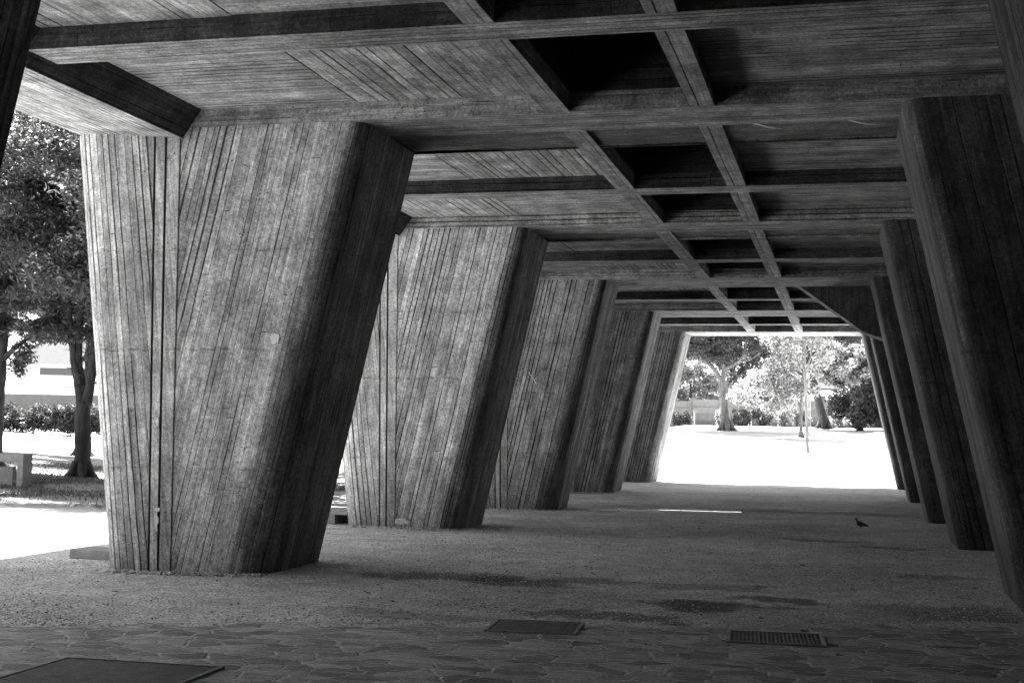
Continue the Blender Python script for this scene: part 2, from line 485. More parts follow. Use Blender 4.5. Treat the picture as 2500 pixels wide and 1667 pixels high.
def paving_material():
    s = NT("crazy_stone_paving")
    ob = s.n("ShaderNodeTexCoord").outputs['Object']
    wx = s.noise(ob, 1.7, 4, 0.6)
    wy = s.noise(s.mapping(ob, loc=(4, 9, 0)), 1.7, 4, 0.6)
    x, y, z = s.sep(ob)
    px = s.math('ADD', x, s.math('MULTIPLY', s.math('SUBTRACT', wx, 0.5), 0.5))
    py = s.math('ADD', y, s.math('MULTIPLY', s.math('SUBTRACT', wy, 0.5), 0.5))
    vec = s.xyz(s.math('MULTIPLY', px, 0.8), s.math('MULTIPLY', py, 1.1), 0.0)
    v1 = s.n("ShaderNodeTexVoronoi", feature='DISTANCE_TO_EDGE', voronoi_dimensions='2D'); v1.inputs['Scale'].default_value = 4.6
    v2 = s.n("ShaderNodeTexVoronoi", feature='F1', voronoi_dimensions='2D'); v2.inputs['Scale'].default_value = 4.6
    s.put(v1.inputs['Vector'], vec); s.put(v2.inputs['Vector'], vec)
    de = v1.outputs['Distance']
    cell = s.sep(v2.outputs['Color'])[0]
    cell2 = s.sep(v2.outputs['Color'])[1]
    jn = s.noise(ob, 11.0, 4, 0.7)
    jw = s.lin(jn, 0.3, 0.7, 0.015, 0.085)
    jm = s.math('SUBTRACT', 1.0, s.ramp(de, s.math('MULTIPLY', jw, 0.45), jw))
    layer = s.noise(s.mapping(ob, scale=(2.0, 7.0, 1)), 1.6, 5, 0.7, dist=0.8)
    fine = s.noise(ob, 60.0, 3, 0.75)
    mid = s.noise(ob, 7.0, 5, 0.7)
    stone = mul(s, 0.38, s.lin(cell, 0, 1, 0.58, 1.36), s.lin(layer, 0.25, 0.75, 0.55, 1.45), s.lin(mid, 0.25, 0.75, 0.75, 1.25), s.lin(fine, 0.25, 0.75, 0.50, 1.50))
    joint = mul(s, 0.62, s.lin(fine, 0.25, 0.75, 0.6, 1.4), s.lin(jn, 0.3, 0.7, 0.65, 1.15))
    t = s.math('ADD', s.math('MULTIPLY', stone, s.math('SUBTRACT', 1.0, jm)), s.math('MULTIPLY', joint, jm))
    s.gray(t)
    h = s.math('ADD', s.math('MULTIPLY', s.ramp(de, 0.0, 0.09), 1.1), s.math('ADD', s.math('MULTIPLY', layer, 1.3), s.math('ADD', s.math('MULTIPLY', cell2, 0.6), s.math('MULTIPLY', fine, 0.25))))
    s.bump(h, 1.0, 0.008)
    s.b.inputs['Roughness'].default_value = 0.75
    s.b.inputs['Specular IOR Level'].default_value = 0.25
    return s.m

M['ground'] = ground_material()
M['paving'] = paving_material()

xs = np.unique(np.concatenate([np.linspace(-400, -60, 18), np.linspace(-60, -10, 51), np.linspace(-10, 6, 33), np.linspace(6, 60, 28), np.linspace(60, 400, 18)]))
ys = np.unique(np.concatenate([np.linspace(-80, -10, 15), np.linspace(-10, 100, 151), np.linspace(100, 600, 26)]))
def zground(x, y):
    z = zt(x, y)
    return z + 0.012 * np.sin(x * 2.1 + 0.7 * y) * np.cos(y * 1.3 - x * 0.4)
ground = struct(grid_mesh("ground", xs, ys, M['ground'], zf=zground))

# stone paving strip in front, running at a slight angle across the passage
def edge_y(x):
    return 9.12 + (x + 6.31) * 0.382
pv = MB()
NX = 150
px_ = np.linspace(-12.0, 4.2, NX)
ey = [edge_y(x) + 0.16 * math.sin(x * 1.9) * math.sin(x * 4.7 + 1) + 0.10 * math.sin(x * 9.3) + 0.04 * math.sin(x * 23) for x in px_]
for i in range(NX - 1):
    a, b = float(px_[i]), float(px_[i + 1])
    zt_ = 0.026
    pv.face([(a, -6, zt_), (b, -6, zt_), (b, ey[i + 1], zt_), (a, ey[i], zt_)])
    pv.face([(a, ey[i], zt_), (b, ey[i + 1], zt_), (b, ey[i + 1] + .02, -0.05), (a, ey[i] + .02, -0.05)])
paving = struct(pv.build("stone_paving", M['paving'], merge=True))

# ------------------------------------------------------------------ the building over the passage
Y1, DY, TH, H = 13.11, 7.378, 1.774, 4.85
XC = -2.2                                   # mirror plane between the two rows of pillars
XI0, XI1 = -6.03, -4.95                     # inner edge of a left pillar, foot and head
XO0, XO1 = -8.06, -8.66                     # outer edge
SLAB, TOP = 5.04, 6.25
YT, WT = 10.09, 0.47
BX = [(-2.975, -2.725), (-1.503, -1.253)]   # the two long beams
KMIN, KMAX = -2, 4
Y_END = Y1 + KMAX * DY + TH                 # far end of the building
Y_BEG = Y1 + KMIN * DY - 2.5
XE_IN, XE_OUT = -7.07, -8.42

bld = thing("concrete_building", "grey board marked concrete underside of a building on slanted pillars", "building", (XC, Y1, H))
def bpart(mb, name, mats, bevel=0.0):
    o = mb.build(name, mats, bevel=bevel)
    o.parent = bld
    o.matrix_parent_inverse = Matrix.Translation((-XC, -Y1, -H))
    return o

XR = 2 * XC - XE_IN - 0.12                  # right end of the cross beams
def transverse(y0, y1, step, wide):
    mb = MB()
    x0, x1 = -6.97, XR
    X, Yv, Zv = (1, 0, 0), (0, 1, 0), (0, 0, 1)
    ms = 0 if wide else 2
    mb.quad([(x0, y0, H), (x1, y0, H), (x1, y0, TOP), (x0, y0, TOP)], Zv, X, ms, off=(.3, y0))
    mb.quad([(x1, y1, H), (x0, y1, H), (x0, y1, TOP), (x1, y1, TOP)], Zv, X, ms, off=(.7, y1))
    if step:
        ym = y0 + 0.86
        zz = H + 0.035
        mb.quad([(x0, y0, H), (x0, ym, H), (x1, ym, H), (x1, y0, H)], Yv, X)
        mb.quad([(x0, ym, H), (x0, ym, zz), (x1, ym, zz), (x1, ym, H)], Zv, X)
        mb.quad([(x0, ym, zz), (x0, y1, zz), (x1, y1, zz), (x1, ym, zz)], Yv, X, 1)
    else:
        mb.quad([(x0, y0, H), (x0, y1, H), (x1, y1, H), (x1, y0, H)], Yv, X)
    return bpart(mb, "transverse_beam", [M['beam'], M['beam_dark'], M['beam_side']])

stops = []
for k in range(KMIN, KMAX + 1):
    yc = Y1 + k * DY
    transverse(yc, yc + TH, k <= 1, True)
    stops.append((yc, yc + TH))
    if k < KMAX:
        ytk = YT + (k + 1) * DY - 0.0
        ytk = YT + (k) * DY + DY
        transverse(ytk, ytk + WT, False, False)
        stops.append((ytk, ytk + WT))
stops.sort()
for bx0, bx1 in BX:
    mb = MB()
    mb.box(bx0, bx1, stops[0][0] + .05, stops[-1][1] - .05, H + 0.003, TOP, 'y', skip='t')
    bpart(mb, "longitudinal_beam", M['beam'])

zone = {0: ('y', 'x'), 1: ('x', 'y'), 2: ('x', 'y'), 3: ('y', 'x')}
for i, ((a, b), (c, d)) in enumerate(zip(stops[:-1], stops[1:])):
    # bays counted so that bay type 0 lies between a pillar beam and the thin beam before pillar 1
    kk = [j for j, s_ in enumerate(stops) if abs(s_[0] - (Y1 - DY)) < 0.01][0]
    zl, zr = zone[(i - kk) % 4]
    mb = MB()
    X, Yv, Zv = (1, 0, 0), (0, 1, 0), (0, 0, 1)
    def pz(x0, x1, al, z):
        ud, vd = ((0, 1, 0), (1, 0, 0)) if al == 'x' else ((1, 0, 0), (0, 1, 0))
        mb.quad([(x0, b, z), (x0, c, z), (x1, c, z), (x1, b, z)], ud, vd, off=(i * 1.37, i * 3.3))
    pz(-6.9, -5.02, zl, SLAB)
    pz(-5.02, BX[0][0], zr, SLAB + 0.006)
    mb.quad([(-5.02, b, SLAB), (-5.02, c, SLAB), (-5.02, c, SLAB + .006), (-5.02, b, SLAB + .006)], Zv, Yv)
    pz(BX[1][1], XR, 'x', SLAB)
    bpart(mb, "ceiling_panel", M['panel'])
    mb = MB()  # dark sheets that paint the coffer's shade just inside the beam faces
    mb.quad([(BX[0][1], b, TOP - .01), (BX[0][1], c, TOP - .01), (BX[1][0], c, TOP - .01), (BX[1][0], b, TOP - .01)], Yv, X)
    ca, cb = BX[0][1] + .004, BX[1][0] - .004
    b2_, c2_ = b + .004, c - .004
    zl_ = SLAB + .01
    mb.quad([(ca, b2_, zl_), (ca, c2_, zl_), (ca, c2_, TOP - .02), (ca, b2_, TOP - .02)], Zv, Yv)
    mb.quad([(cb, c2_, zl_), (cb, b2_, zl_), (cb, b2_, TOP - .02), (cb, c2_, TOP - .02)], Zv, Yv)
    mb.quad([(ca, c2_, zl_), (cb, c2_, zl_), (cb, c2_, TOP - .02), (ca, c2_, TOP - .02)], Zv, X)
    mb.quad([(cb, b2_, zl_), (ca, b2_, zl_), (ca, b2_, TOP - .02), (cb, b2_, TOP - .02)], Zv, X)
    bpart(mb, "coffer_shade_lining", M['coffer'])

for side in (0, 1):
    mb = MB()
    def P(x, y, z):
        return (x, y, z) if side == 0 else (2 * XC - x, y, z)
    prof = [(-6.84, TOP), (-6.84, SLAB), (XE_IN, 4.735), (XE_OUT, 4.845), (XE_OUT, TOP)]
    acc = 0.0
    for (xa, za), (xb, zb) in zip(prof[:-1], prof[1:]):
        l = math.hypot(xb - xa, zb - za)
        pts = [P(xa, Y_BEG, za), P(xb, Y_BEG, zb), P(xb, Y_END, zb), P(xa, Y_END, za)]
        uv = [(acc, Y_BEG), (acc + l, Y_BEG), (acc + l, Y_END), (acc, Y_END)]
        if side == 1: pts, uv = pts[::-1], uv[::-1]
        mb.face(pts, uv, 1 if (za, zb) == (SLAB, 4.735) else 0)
        acc += l
    for yy in (Y_BEG, Y_END):
        pp = [P(x, yy, z) for x, z in prof]
        mb.face(pp, [(p[0], p[2]) for p in pp])
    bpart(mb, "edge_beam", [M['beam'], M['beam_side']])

mb = MB()
mb.box(-11.2, 2 * XC + 11.2, Y_BEG - 2, Y_END + 2.0, TOP, 22.0, 'z')
bpart(mb, "upper_storeys", M['wall'])

# ------------------------------------------------------------------ pillars
def pillar_meshes(mirror):
    """Pillar with its front face at local y = 0, local x measured from XC."""
    sgn = -1.0 if mirror else 1.0
    zb, ztp = -0.35, H
    def xi(z): return XI0 + (XI1 - XI0) * z / H - XC
    def xo(z): return XO0 + (XO1 - XO0) * z / H - XC
    def g(xt, xb): return lambda z: xb + (xt - xb) * z / H - XC
    RO, ROY = 0.58, 0.85
    xb_, yb0 = (0.16, 0.18) if mirror else (0.46, 0.58)
    def rx(z): return xb_ + (0.20 - xb_) * min(1, max(0, z) / H)
    def ry(z): return yb0 + (0.22 - yb0) * min(1, max(0, z) / H)
    # plan points from outer back round the front to inner back: (x function, y function, u function, material)
    prof = []          # list of (xf, y, uf, mat of the face that STARTS here)
    for a in np.linspace(90, 0, 7):      # outer nose, from the outer side round to the front
        ca, sa = math.cos(R(a)), math.sin(R(a))
        arc = RO * math.pi / 2 * (1 - a / 90)
        prof.append((lambda z, sa=sa: xo(z) + RO * (1 - sa), ROY * (1 - ca), lambda z, arc=arc: arc, 0))
    g1a, g1b = g(-7.41, -7.295), g(-7.383, -7.270)
    g2a, g2b = g(-7.275, -7.185), g(-7.245, -7.157)
    ar = g(-7.095, -7.03)
    uo = lambda f: (lambda z: f(z) - xo(z) + 0.3)
    ui = lambda f: (lambda z: f(z) - xi(z) + 20.0)
    dgr = 0.055
    prof.append((g1a, 0.0, uo(g1a), 2))
    prof.append((lambda z: g1a(z) + .004, dgr, uo(g1a), 2))
    prof.append((lambda z: g1b(z) - .004, dgr, uo(g1b), 2))
    prof.append((g1b, 0.0, uo(g1b), 1))
    prof.append((g2a, 0.0, uo(g2a), 2))
    prof.append((lambda z: g2a(z) + .004, dgr, uo(g2a), 2))
    prof.append((lambda z: g2b(z) - .004, dgr, uo(g2b), 2))
    prof.append((g2b, 0.0, uo(g2b), 1))
    prof.append((ar, 0.0, uo(ar), 0))
    # board marked field, 6 mm back from the smooth band
    ar2 = lambda z: ar(z) + 0.012
    prof.append((ar2, 0.012, ui(ar2), 0))
    for a in np.linspace(0, 90, 10):
        ca, sa = math.cos(R(a)), math.sin(R(a))
        prof.append((lambda z, sa=sa: xi(z) - rx(z) * (1 - sa), lambda z, ca=ca: 0.012 + ry(z) * (1 - ca),
                     lambda z, sa=sa, ca=ca: 20.0 - rx(z) * (1 - sa) + ry(z) * (1 - ca), 0))
    yb = TH - 0.06
    for a in np.linspace(90, 180, 5):
        ca, sa = math.cos(R(a)), math.sin(R(a))
        prof.append((lambda z, sa=sa: xi(z) - 0.06 * (1 - sa), yb - 0.06 * ca, lambda z, a=a: 20.0 + yb + .06 * (a - 90) / 57, 0))
    u2 = 20.0 + yb + 0.2
    prof.append((lambda z: xo(z) + 0.3, TH, lambda z: u2 + (xi(z) - xo(z)), 0))
    prof.append((lambda z: xo(z), TH - 0.35, lambda z: u2 + 5, 0))
    prof = [(f, (y if callable(y) else (lambda z, y=y: y)), u, m) for f, y, u, m in prof]
    n = len(prof)
    zs = np.linspace(zb, ztp, 9)
    mb = MB()
    smooth_ids = set(range(0, 6)) | set(range(n - 17, n))
    for i in range(n):
        f1, y1, ua, m = prof[i]
        f2, y2, ub, _ = prof[(i + 1) % n]
        if i == n - 1:
            ub = lambda z: u2 + 5 + (TH - 0.35 - ROY)
        if i == 15:
            pass
        for z0, z1 in zip(zs[:-1], zs[1:]):
            p = [(sgn * f1(z0), y1(z0), z0), (sgn * f2(z0), y2(z0), z0), (sgn * f2(z1), y2(z1), z1), (sgn * f1(z1), y1(z1), z1)]
            uv = [(ua(z0), z0), (ub(z0), z0), (ub(z1), z1), (ua(z1), z1)]
            # the step between band and field keeps its own board coordinate
            if mirror: p, uv = p[::-1], uv[::-1]
            mb.face(p, uv, m, smooth=(i in smooth_ids))
    cap = [(sgn * f(ztp), y(ztp), ztp - .001) for f, y, _, _ in prof]
    if mirror: cap = cap[::-1]
    mb.face(cap, None, 0)
    return mb

ORD = ["nearest", "second", "third", "fourth", "farthest"]
def pillar(k, side, label, proto):
    x = XC
    loc = (x, Y1 + k * DY, 0)
    if proto is None:
        root = thing("concrete_pillar", label, "pillar", loc, group="slanted concrete pillars")
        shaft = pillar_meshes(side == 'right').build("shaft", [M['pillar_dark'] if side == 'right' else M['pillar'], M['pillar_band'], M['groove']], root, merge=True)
    else:
        root = proto.copy(); C.objects.link(root); root.location = loc; root['label'] = label
        for ch in proto.children:
            c = ch.copy(); C.objects.link(c); c.parent = root
    return root

lab_left = {-2: "slanted concrete pillar farthest behind the camera on the bright side", -1: "slanted concrete pillar just behind the camera on the bright side",
            0: "black silhouetted concrete pillar cut off by the left edge of the photo",
            1: "big pale concrete pillar with round plaster patch and twin grooves, nearest full one",
            2: "second pale slanted concrete pillar in the left row, low plinth beside it",
            3: "third slanted concrete pillar in the left row, with a short white scratch",
            4: "fourth slanted concrete pillar in the left row, narrow and darker",
            5: "farthest slanted concrete pillar in the left row, against the sunny lawn"}
lab_right = {-2: "slanted concrete pillar farthest behind the camera on the dark side", -1: "slanted concrete pillar just behind the camera on the dark side",
             0: "dark concrete pillar at the extreme right edge of the photo, upper corner only",
             1: "large dark slanted concrete pillar filling the right side, nearest of its row",
             2: "second dark slanted concrete pillar in the right row, left edge faintly lit",
             3: "third dark slanted concrete pillar in the right row",
             4: "fourth dark slanted concrete pillar in the right row, under the sloping wall",
             5: "farthest right pillar, its inner edge glowing beside the sunny lawn"}
Lp = Rp = None
pillars = {}
for k in (1, 0, 2, 3, 4, 5, -1):
    o = pillar(k - 1, 'left', lab_left[k], Lp)
    if Lp is None: Lp = o
    pillars[('L', k)] = o
    mk = {2: None, 3: 'pillar_streaked', 4: 'pillar_dark_streaked', 5: 'pillar_dark_streaked'}.get(k)
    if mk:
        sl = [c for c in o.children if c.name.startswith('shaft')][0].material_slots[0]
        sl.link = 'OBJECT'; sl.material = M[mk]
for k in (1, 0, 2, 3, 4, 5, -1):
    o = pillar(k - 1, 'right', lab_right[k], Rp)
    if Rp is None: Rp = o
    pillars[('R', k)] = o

# plaster patch, lime runs and scratch on the pillars (parts)
def blob_disc(name, mat, parent, cx, cz, rx, rz, y, seed, n=26, rough=0.25, thick=0.012):
    rr = random.Random(seed)
    mb = MB()
    pts = []
    for i in range(n):
        a = 2 * math.pi * i / n
        q = 1 + rough * (rr.random() - 0.5) * 2
        pts.append((cx + rx * q * math.cos(a), cz + rz * q * math.sin(a)))
    mb.face([(x, y - thick, z) for x, z in pts])
    for i in range(n):
        a, b = pts[i], pts[(i + 1) % n]
        mb.face([(a[0], y + .01, a[1]), (b[0], y + .01, b[1]), (b[0], y - thick, b[1]), (a[0], y - thick, a[1])])
    return mb.build(name, mat, parent)
p1 = pillars[('L', 1)]
blob_disc("plaster_patch", M['plaster'], p1, -5.89 - XC, 2.53, 0.055, 0.06, 0.012, 3)
blob_disc("lime_run", M['plaster'], p1, -7.20 - XC, 0.67, 0.035, 0.022, 0.0, 5, rough=.35)
blob_disc("lime_run", M['plaster'], p1, -7.205 - XC, 0.55, 0.02, 0.10, 0.0, 6, rough=.5)
blob_disc("lime_run", M['plaster'], p1, -7.235 - XC, 1.62, 0.018, 0.045, 0.0, 9, rough=.5)
mb = MB(); mb.tube([(-6.61 - XC, 0.008, 2.86), (-6.51 - XC, 0.006, 2.74), (-6.41 - XC, 0.008, 2.61)], [.008, .008, .018], 6)
mb.build("white_scratch", M['plaster'], pillars[('L', 3)])
blob_disc("lime_run", M['plaster'], pillars[('L', 2)], -6.95 - XC, 0.10, 0.16, 0.05, 0.012, 12, n=44, rough=.3, thick=.004)

# added wall, out of view, keeping light out of the right side
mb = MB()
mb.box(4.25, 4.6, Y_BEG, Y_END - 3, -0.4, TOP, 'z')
tag(mb.build("side_light_block", M['wall']), "added concrete wall blocking light behind the right row of pillars", "wall")

mb = MB()
mb.box(-8.3, 4.2, Y_BEG + .1, Y_BEG + .5, -0.4, TOP, 'z')  # added unseen wall that darkens the rear of the passage
tag(mb.build("end_light_block", M['wall']), "added concrete wall behind the camera, blocking light from the rear", "wall")

mb = MB()
mb.box(-8.6, -8.25, Y_BEG + .5, 5.6, -0.4, 4.75, 'z')  # added unseen wall, shuts light out of the left opening near the camera
tag(mb.build("side_light_block", M['wall']), "added concrete wall beside the camera, blocking light from the left", "wall")

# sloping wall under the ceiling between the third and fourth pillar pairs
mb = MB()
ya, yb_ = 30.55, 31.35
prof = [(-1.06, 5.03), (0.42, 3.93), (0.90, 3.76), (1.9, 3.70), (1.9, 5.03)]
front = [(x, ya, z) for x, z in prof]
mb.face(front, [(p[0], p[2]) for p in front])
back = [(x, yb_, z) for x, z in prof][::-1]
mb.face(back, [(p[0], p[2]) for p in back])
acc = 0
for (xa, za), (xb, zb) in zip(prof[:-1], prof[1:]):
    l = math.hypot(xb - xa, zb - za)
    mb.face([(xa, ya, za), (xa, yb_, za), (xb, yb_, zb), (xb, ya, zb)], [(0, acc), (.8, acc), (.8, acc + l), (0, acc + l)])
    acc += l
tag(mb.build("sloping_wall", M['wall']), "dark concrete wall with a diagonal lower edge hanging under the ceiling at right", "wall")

# loose wires hanging off the big cross beam
def wire(pts, label):
    mb = MB(); mb.tube(pts, 0.007, 6)
    tag(mb.build("loose_wire", M['wire']), label, "wire", "loose wires under the beam")
wire([(-0.95, 13.955, 4.86), (-0.86, 13.94, 4.835), (-0.76, 13.93, 4.80), (-0.64, 13.92, 4.785)], "short pale wire drooping from the big beam, the one beside the long beam")
wire([(0.03, 13.955, 4.86), (0.12, 13.94, 4.825), (0.22, 13.93, 4.80), (0.36, 13.92, 4.79)], "pale wire drooping from the big beam, the one closer to the right pillars")

# ------------------------------------------------------------------ ground details
def grate(name, label, x0, x1, y0, y1, nx, ny, z=0.03, rot=0.0):
    cx, cy_ = (x0 + x1) / 2, (y0 + y1) / 2
    root = thing(name, label, "grate", (cx, cy_, 0.0), rot, "iron drain grates")
    a, b = (x1 - x0) / 2, (y1 - y0) / 2
    f = MB(); w = 0.028
    f.box(-a, a, -b, -b + w, 0.0, z + .009); f.box(-a, a, b - w, b, 0.0, z + .009)
    f.box(-a, -a + w, -b + w, b - w, 0.0, z + .009); f.box(a - w, a, -b + w, b - w, 0.0, z + .009)
    f.build("frame", M['iron_frame'], root)
    g_ = MB()
    for i in range(1, nx):
        x = -a + w + (2 * a - 2 * w) * i / nx
        g_.box(x - .006, x + .006, -b + w, b - w, z - .012, z + .004)
    for j in range(1, ny):
        y = -b + w + (2 * b - 2 * w) * j / ny
        g_.box(-a + w, a - w, y - .005, y + .005, z - .010, z + .002)
    g_.build("bars", M['iron'], root)
    # pit floor, just above the paving that carries the frame
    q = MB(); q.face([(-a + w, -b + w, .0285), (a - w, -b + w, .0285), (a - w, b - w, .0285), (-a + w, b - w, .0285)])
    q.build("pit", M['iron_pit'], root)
    return root
grate("drain_grate", "rusty drain grate with a fine mesh, middle one at the edge of the paving", -2.76, -2.03, 10.19, 10.83, 26, 22, 0.033, R(5))
grate("drain_grate", "rusty drain grate in the paving, the one farthest to the right", -0.88, -0.14, 10.30, 10.90, 22, 18, 0.033, R(4))
grate("drain_grate", "largest drain grate, cut off by the bottom of the photo at left", -5.02, -3.88, 7.05, 8.02, 44, 38, 0.033, R(1))

def block(name, label, x0, x1, y0, y1, z0, z1, cat, seed, bevel=0.015):
    root_loc = ((x0 + x1) / 2, (y0 + y1) / 2, z0)
    mb = MB(); mb.box(x0 - root_loc[0], x1 - root_loc[0], y0 - root_loc[1], y1 - root_loc[1], -0.1, z1 - z0)
    o = mb.build(name, M['block'], loc=root_loc, bevel=bevel)
    return tag(o, label, cat)
block("plinth_block", "low rough concrete block against the foot of the nearest pale pillar", -8.80, -8.0, 13.98, 14.40, 0, 0.115, "block", 1)
pl = thing("plinth_slab", "low concrete slab on a support beside the foot of the second left pillar", "slab", (-8.6, 20.95, 0))
mb = MB(); mb.box(-1.1, 0.62, -.1, 1.0, 0.145, 0.20); mb.build("top", M['block'], pl, bevel=.008)
mb = MB(); mb.box(-1.0, 0.36, 0.0, 0.95, -0.1, 0.145); mb.build("base", M['block'], pl)
# pale kerb stones let into the floor
ks = thing("kerb_stones", "line of pale flat kerb stones let into the passage floor", "kerb", (-3.5, 28.9, Z(-3.5, 28.9)))
for i in range(5):
    mb = MB(); mb.box(-1.9 + i * .66, -1.9 + i * .66 + .645, -.11, .11, -0.08, 0.05)
    mb.build("stone", M['kerb'], ks, bevel=.006)
ks.rotation_euler = (0, 0, R(4))

# bits of leaf and grit lying on the floor
def scatter_bits(name, n, mat, xr, yr, smin, smax):
    V, F = [], []
    for i in range(n):
        x = random.uniform(*xr); y = random.uniform(*yr)
        z = Z(x, y) + (0.03 if y < edge_y(x) else 0.012)
        s_ = random.uniform(smin, smax); a = random.random() * 6.28
        h = s_ * random.uniform(.15, .5)
        k = len(V)
        for (u, v, w) in ((-1, -.4, 0), (1, -.4, h / s_), (1.1, .4, 0), (-.9, .5, h / s_)):
            V.append((x + s_ * (u * math.cos(a) - v * math.sin(a)), y + s_ * (u * math.sin(a) + v * math.cos(a)), z + s_ * w))
        F.append((k, k + 1, k + 2, k + 3))
    me = bpy.data.meshes.new(name); me.from_pydata(V, [], F); me.materials.append(mat)
    o = bpy.data.objects.new(name, me); C.objects.link(o); o['kind'] = 'stuff'
    return o
scatter_bits("leaf_litter", 260, M['plaster'], (-6.0, 1.5), (10, 27), .006, .02)
scatter_bits("dark_leaf_litter", 420, M['leaf_dark'], (-9.0, 1.5), (9, 26), .010, .03)

# loose gravel
def gravel(name, n, xr, yr, smin, smax, mat, seed):
    g_ = np.random.default_rng(seed)
    x = g_.uniform(xr[0], xr[1], n); y = yr[0] + (yr[1] - yr[0]) * g_.random(n) ** 1.5
    den = np.sin(x * 1.1 + y * .4) + np.sin(y * 1.7 - x * .6) + g_.normal(size=n)
    m = (den > -0.4) & (y > 9.3 + (x + 6.31) * 0.382)
    x, y = x[m], y[m]; n = len(x)
    s_ = g_.uniform(smin, smax, n) * (0.6 + 0.8 * g_.random(n) ** 3)
    z = zground(x, y)
    dirs = np.array([(1, 0, 0), (0, 1, 0), (-1, 0, 0), (0, -1, 0), (0, 0, .7), (0, 0, -.5)], float)
    v = dirs[None] * s_[:, None, None] * g_.uniform(.6, 1.3, (n, 6, 1))
    a = g_.random(n) * 6.28
    ca, sa = np.cos(a)[:, None], np.sin(a)[:, None]
    vx = v[:, :, 0] * ca - v[:, :, 1] * sa; vy = v[:, :, 0] * sa + v[:, :, 1] * ca
    v = np.stack([vx + x[:, None], vy + y[:, None], v[:, :, 2] + (z + s_ * .2)[:, None]], 2).reshape(-1, 3)
    tri = np.array([(0, 1, 4), (1, 2, 4), (2, 3, 4), (3, 0, 4), (1, 0, 5), (2, 1, 5), (3, 2, 5), (0, 3, 5)])
    f = (tri[None] + (np.arange(n) * 6)[:, None, None]).reshape(-1)
    nf = n * 8
    me = bpy.data.meshes.new(name)
    me.vertices.add(n * 6); me.vertices.foreach_set("co", v.ravel())
    me.loops.add(nf * 3); me.loops.foreach_set("vertex_index", f)
    me.polygons.add(nf); me.polygons.foreach_set("loop_start", np.arange(nf) * 3); me.polygons.foreach_set("loop_total", np.full(nf, 3))
    me.materials.append(mat); me.update(calc_edges=True)
    o = bpy.data.objects.new(name, me); C.objects.link(o); o['kind'] = 'stuff'
    return o
def stone_mat():
    s = NT("loose_gravel_stone")
    ri = s.n("ShaderNodeNewGeometry").outputs['Random Per Island']
    s.gray(s.lin(ri, 0, 1, 0.08, 0.85))
    return s.m
def heap(name, mat, seed):
    g_ = np.random.default_rng(seed); pts = []
    for k in range(4):
        y0 = Y1 + k * DY
        n_ = 1500 if k < 2 else 700
        t_ = g_.random(n_)
        pts.append(np.stack([-7.75 + t_ * 1.75, y0 - .02 - np.abs(g_.normal(size=n_)) * .07 + 0.25 * np.clip((t_ - .75) * 4, 0, 1) ** 2, np.zeros(n_)], 1))
    p = np.concatenate(pts); n = len(p)
    s_ = g_.uniform(.008, .028, n)
    dirs = np.array([(1, 0, 0), (0, 1, 0), (-1, 0, 0), (0, -1, 0), (0, 0, .7), (0, 0, -.5)], float)
    v = dirs[None] * s_[:, None, None] * g_.uniform(.6, 1.3, (n, 6, 1))
    z = zground(p[:, 0], p[:, 1]) + s_ * .3
    v = (v + np.stack([p[:, 0], p[:, 1], z], 1)[:, None]).reshape(-1, 3)
    tri = np.array([(0, 1, 4), (1, 2, 4), (2, 3, 4), (3, 0, 4), (1, 0, 5), (2, 1, 5), (3, 2, 5), (0, 3, 5)])
    f = (tri[None] + (np.arange(n) * 6)[:, None, None]).reshape(-1, 3)
    me = bpy.data.meshes.new(name); me.from_pydata(v.tolist(), [], f.tolist()); me.materials.append(mat)
    o = bpy.data.objects.new(name, me); C.objects.link(o); o['kind'] = 'stuff'
heap("gravel", stone_mat(), 78)
gravel("gravel", 75000, (-9.2, 1.8), (9.0, 32.0), .006, .012, stone_mat(), 77)

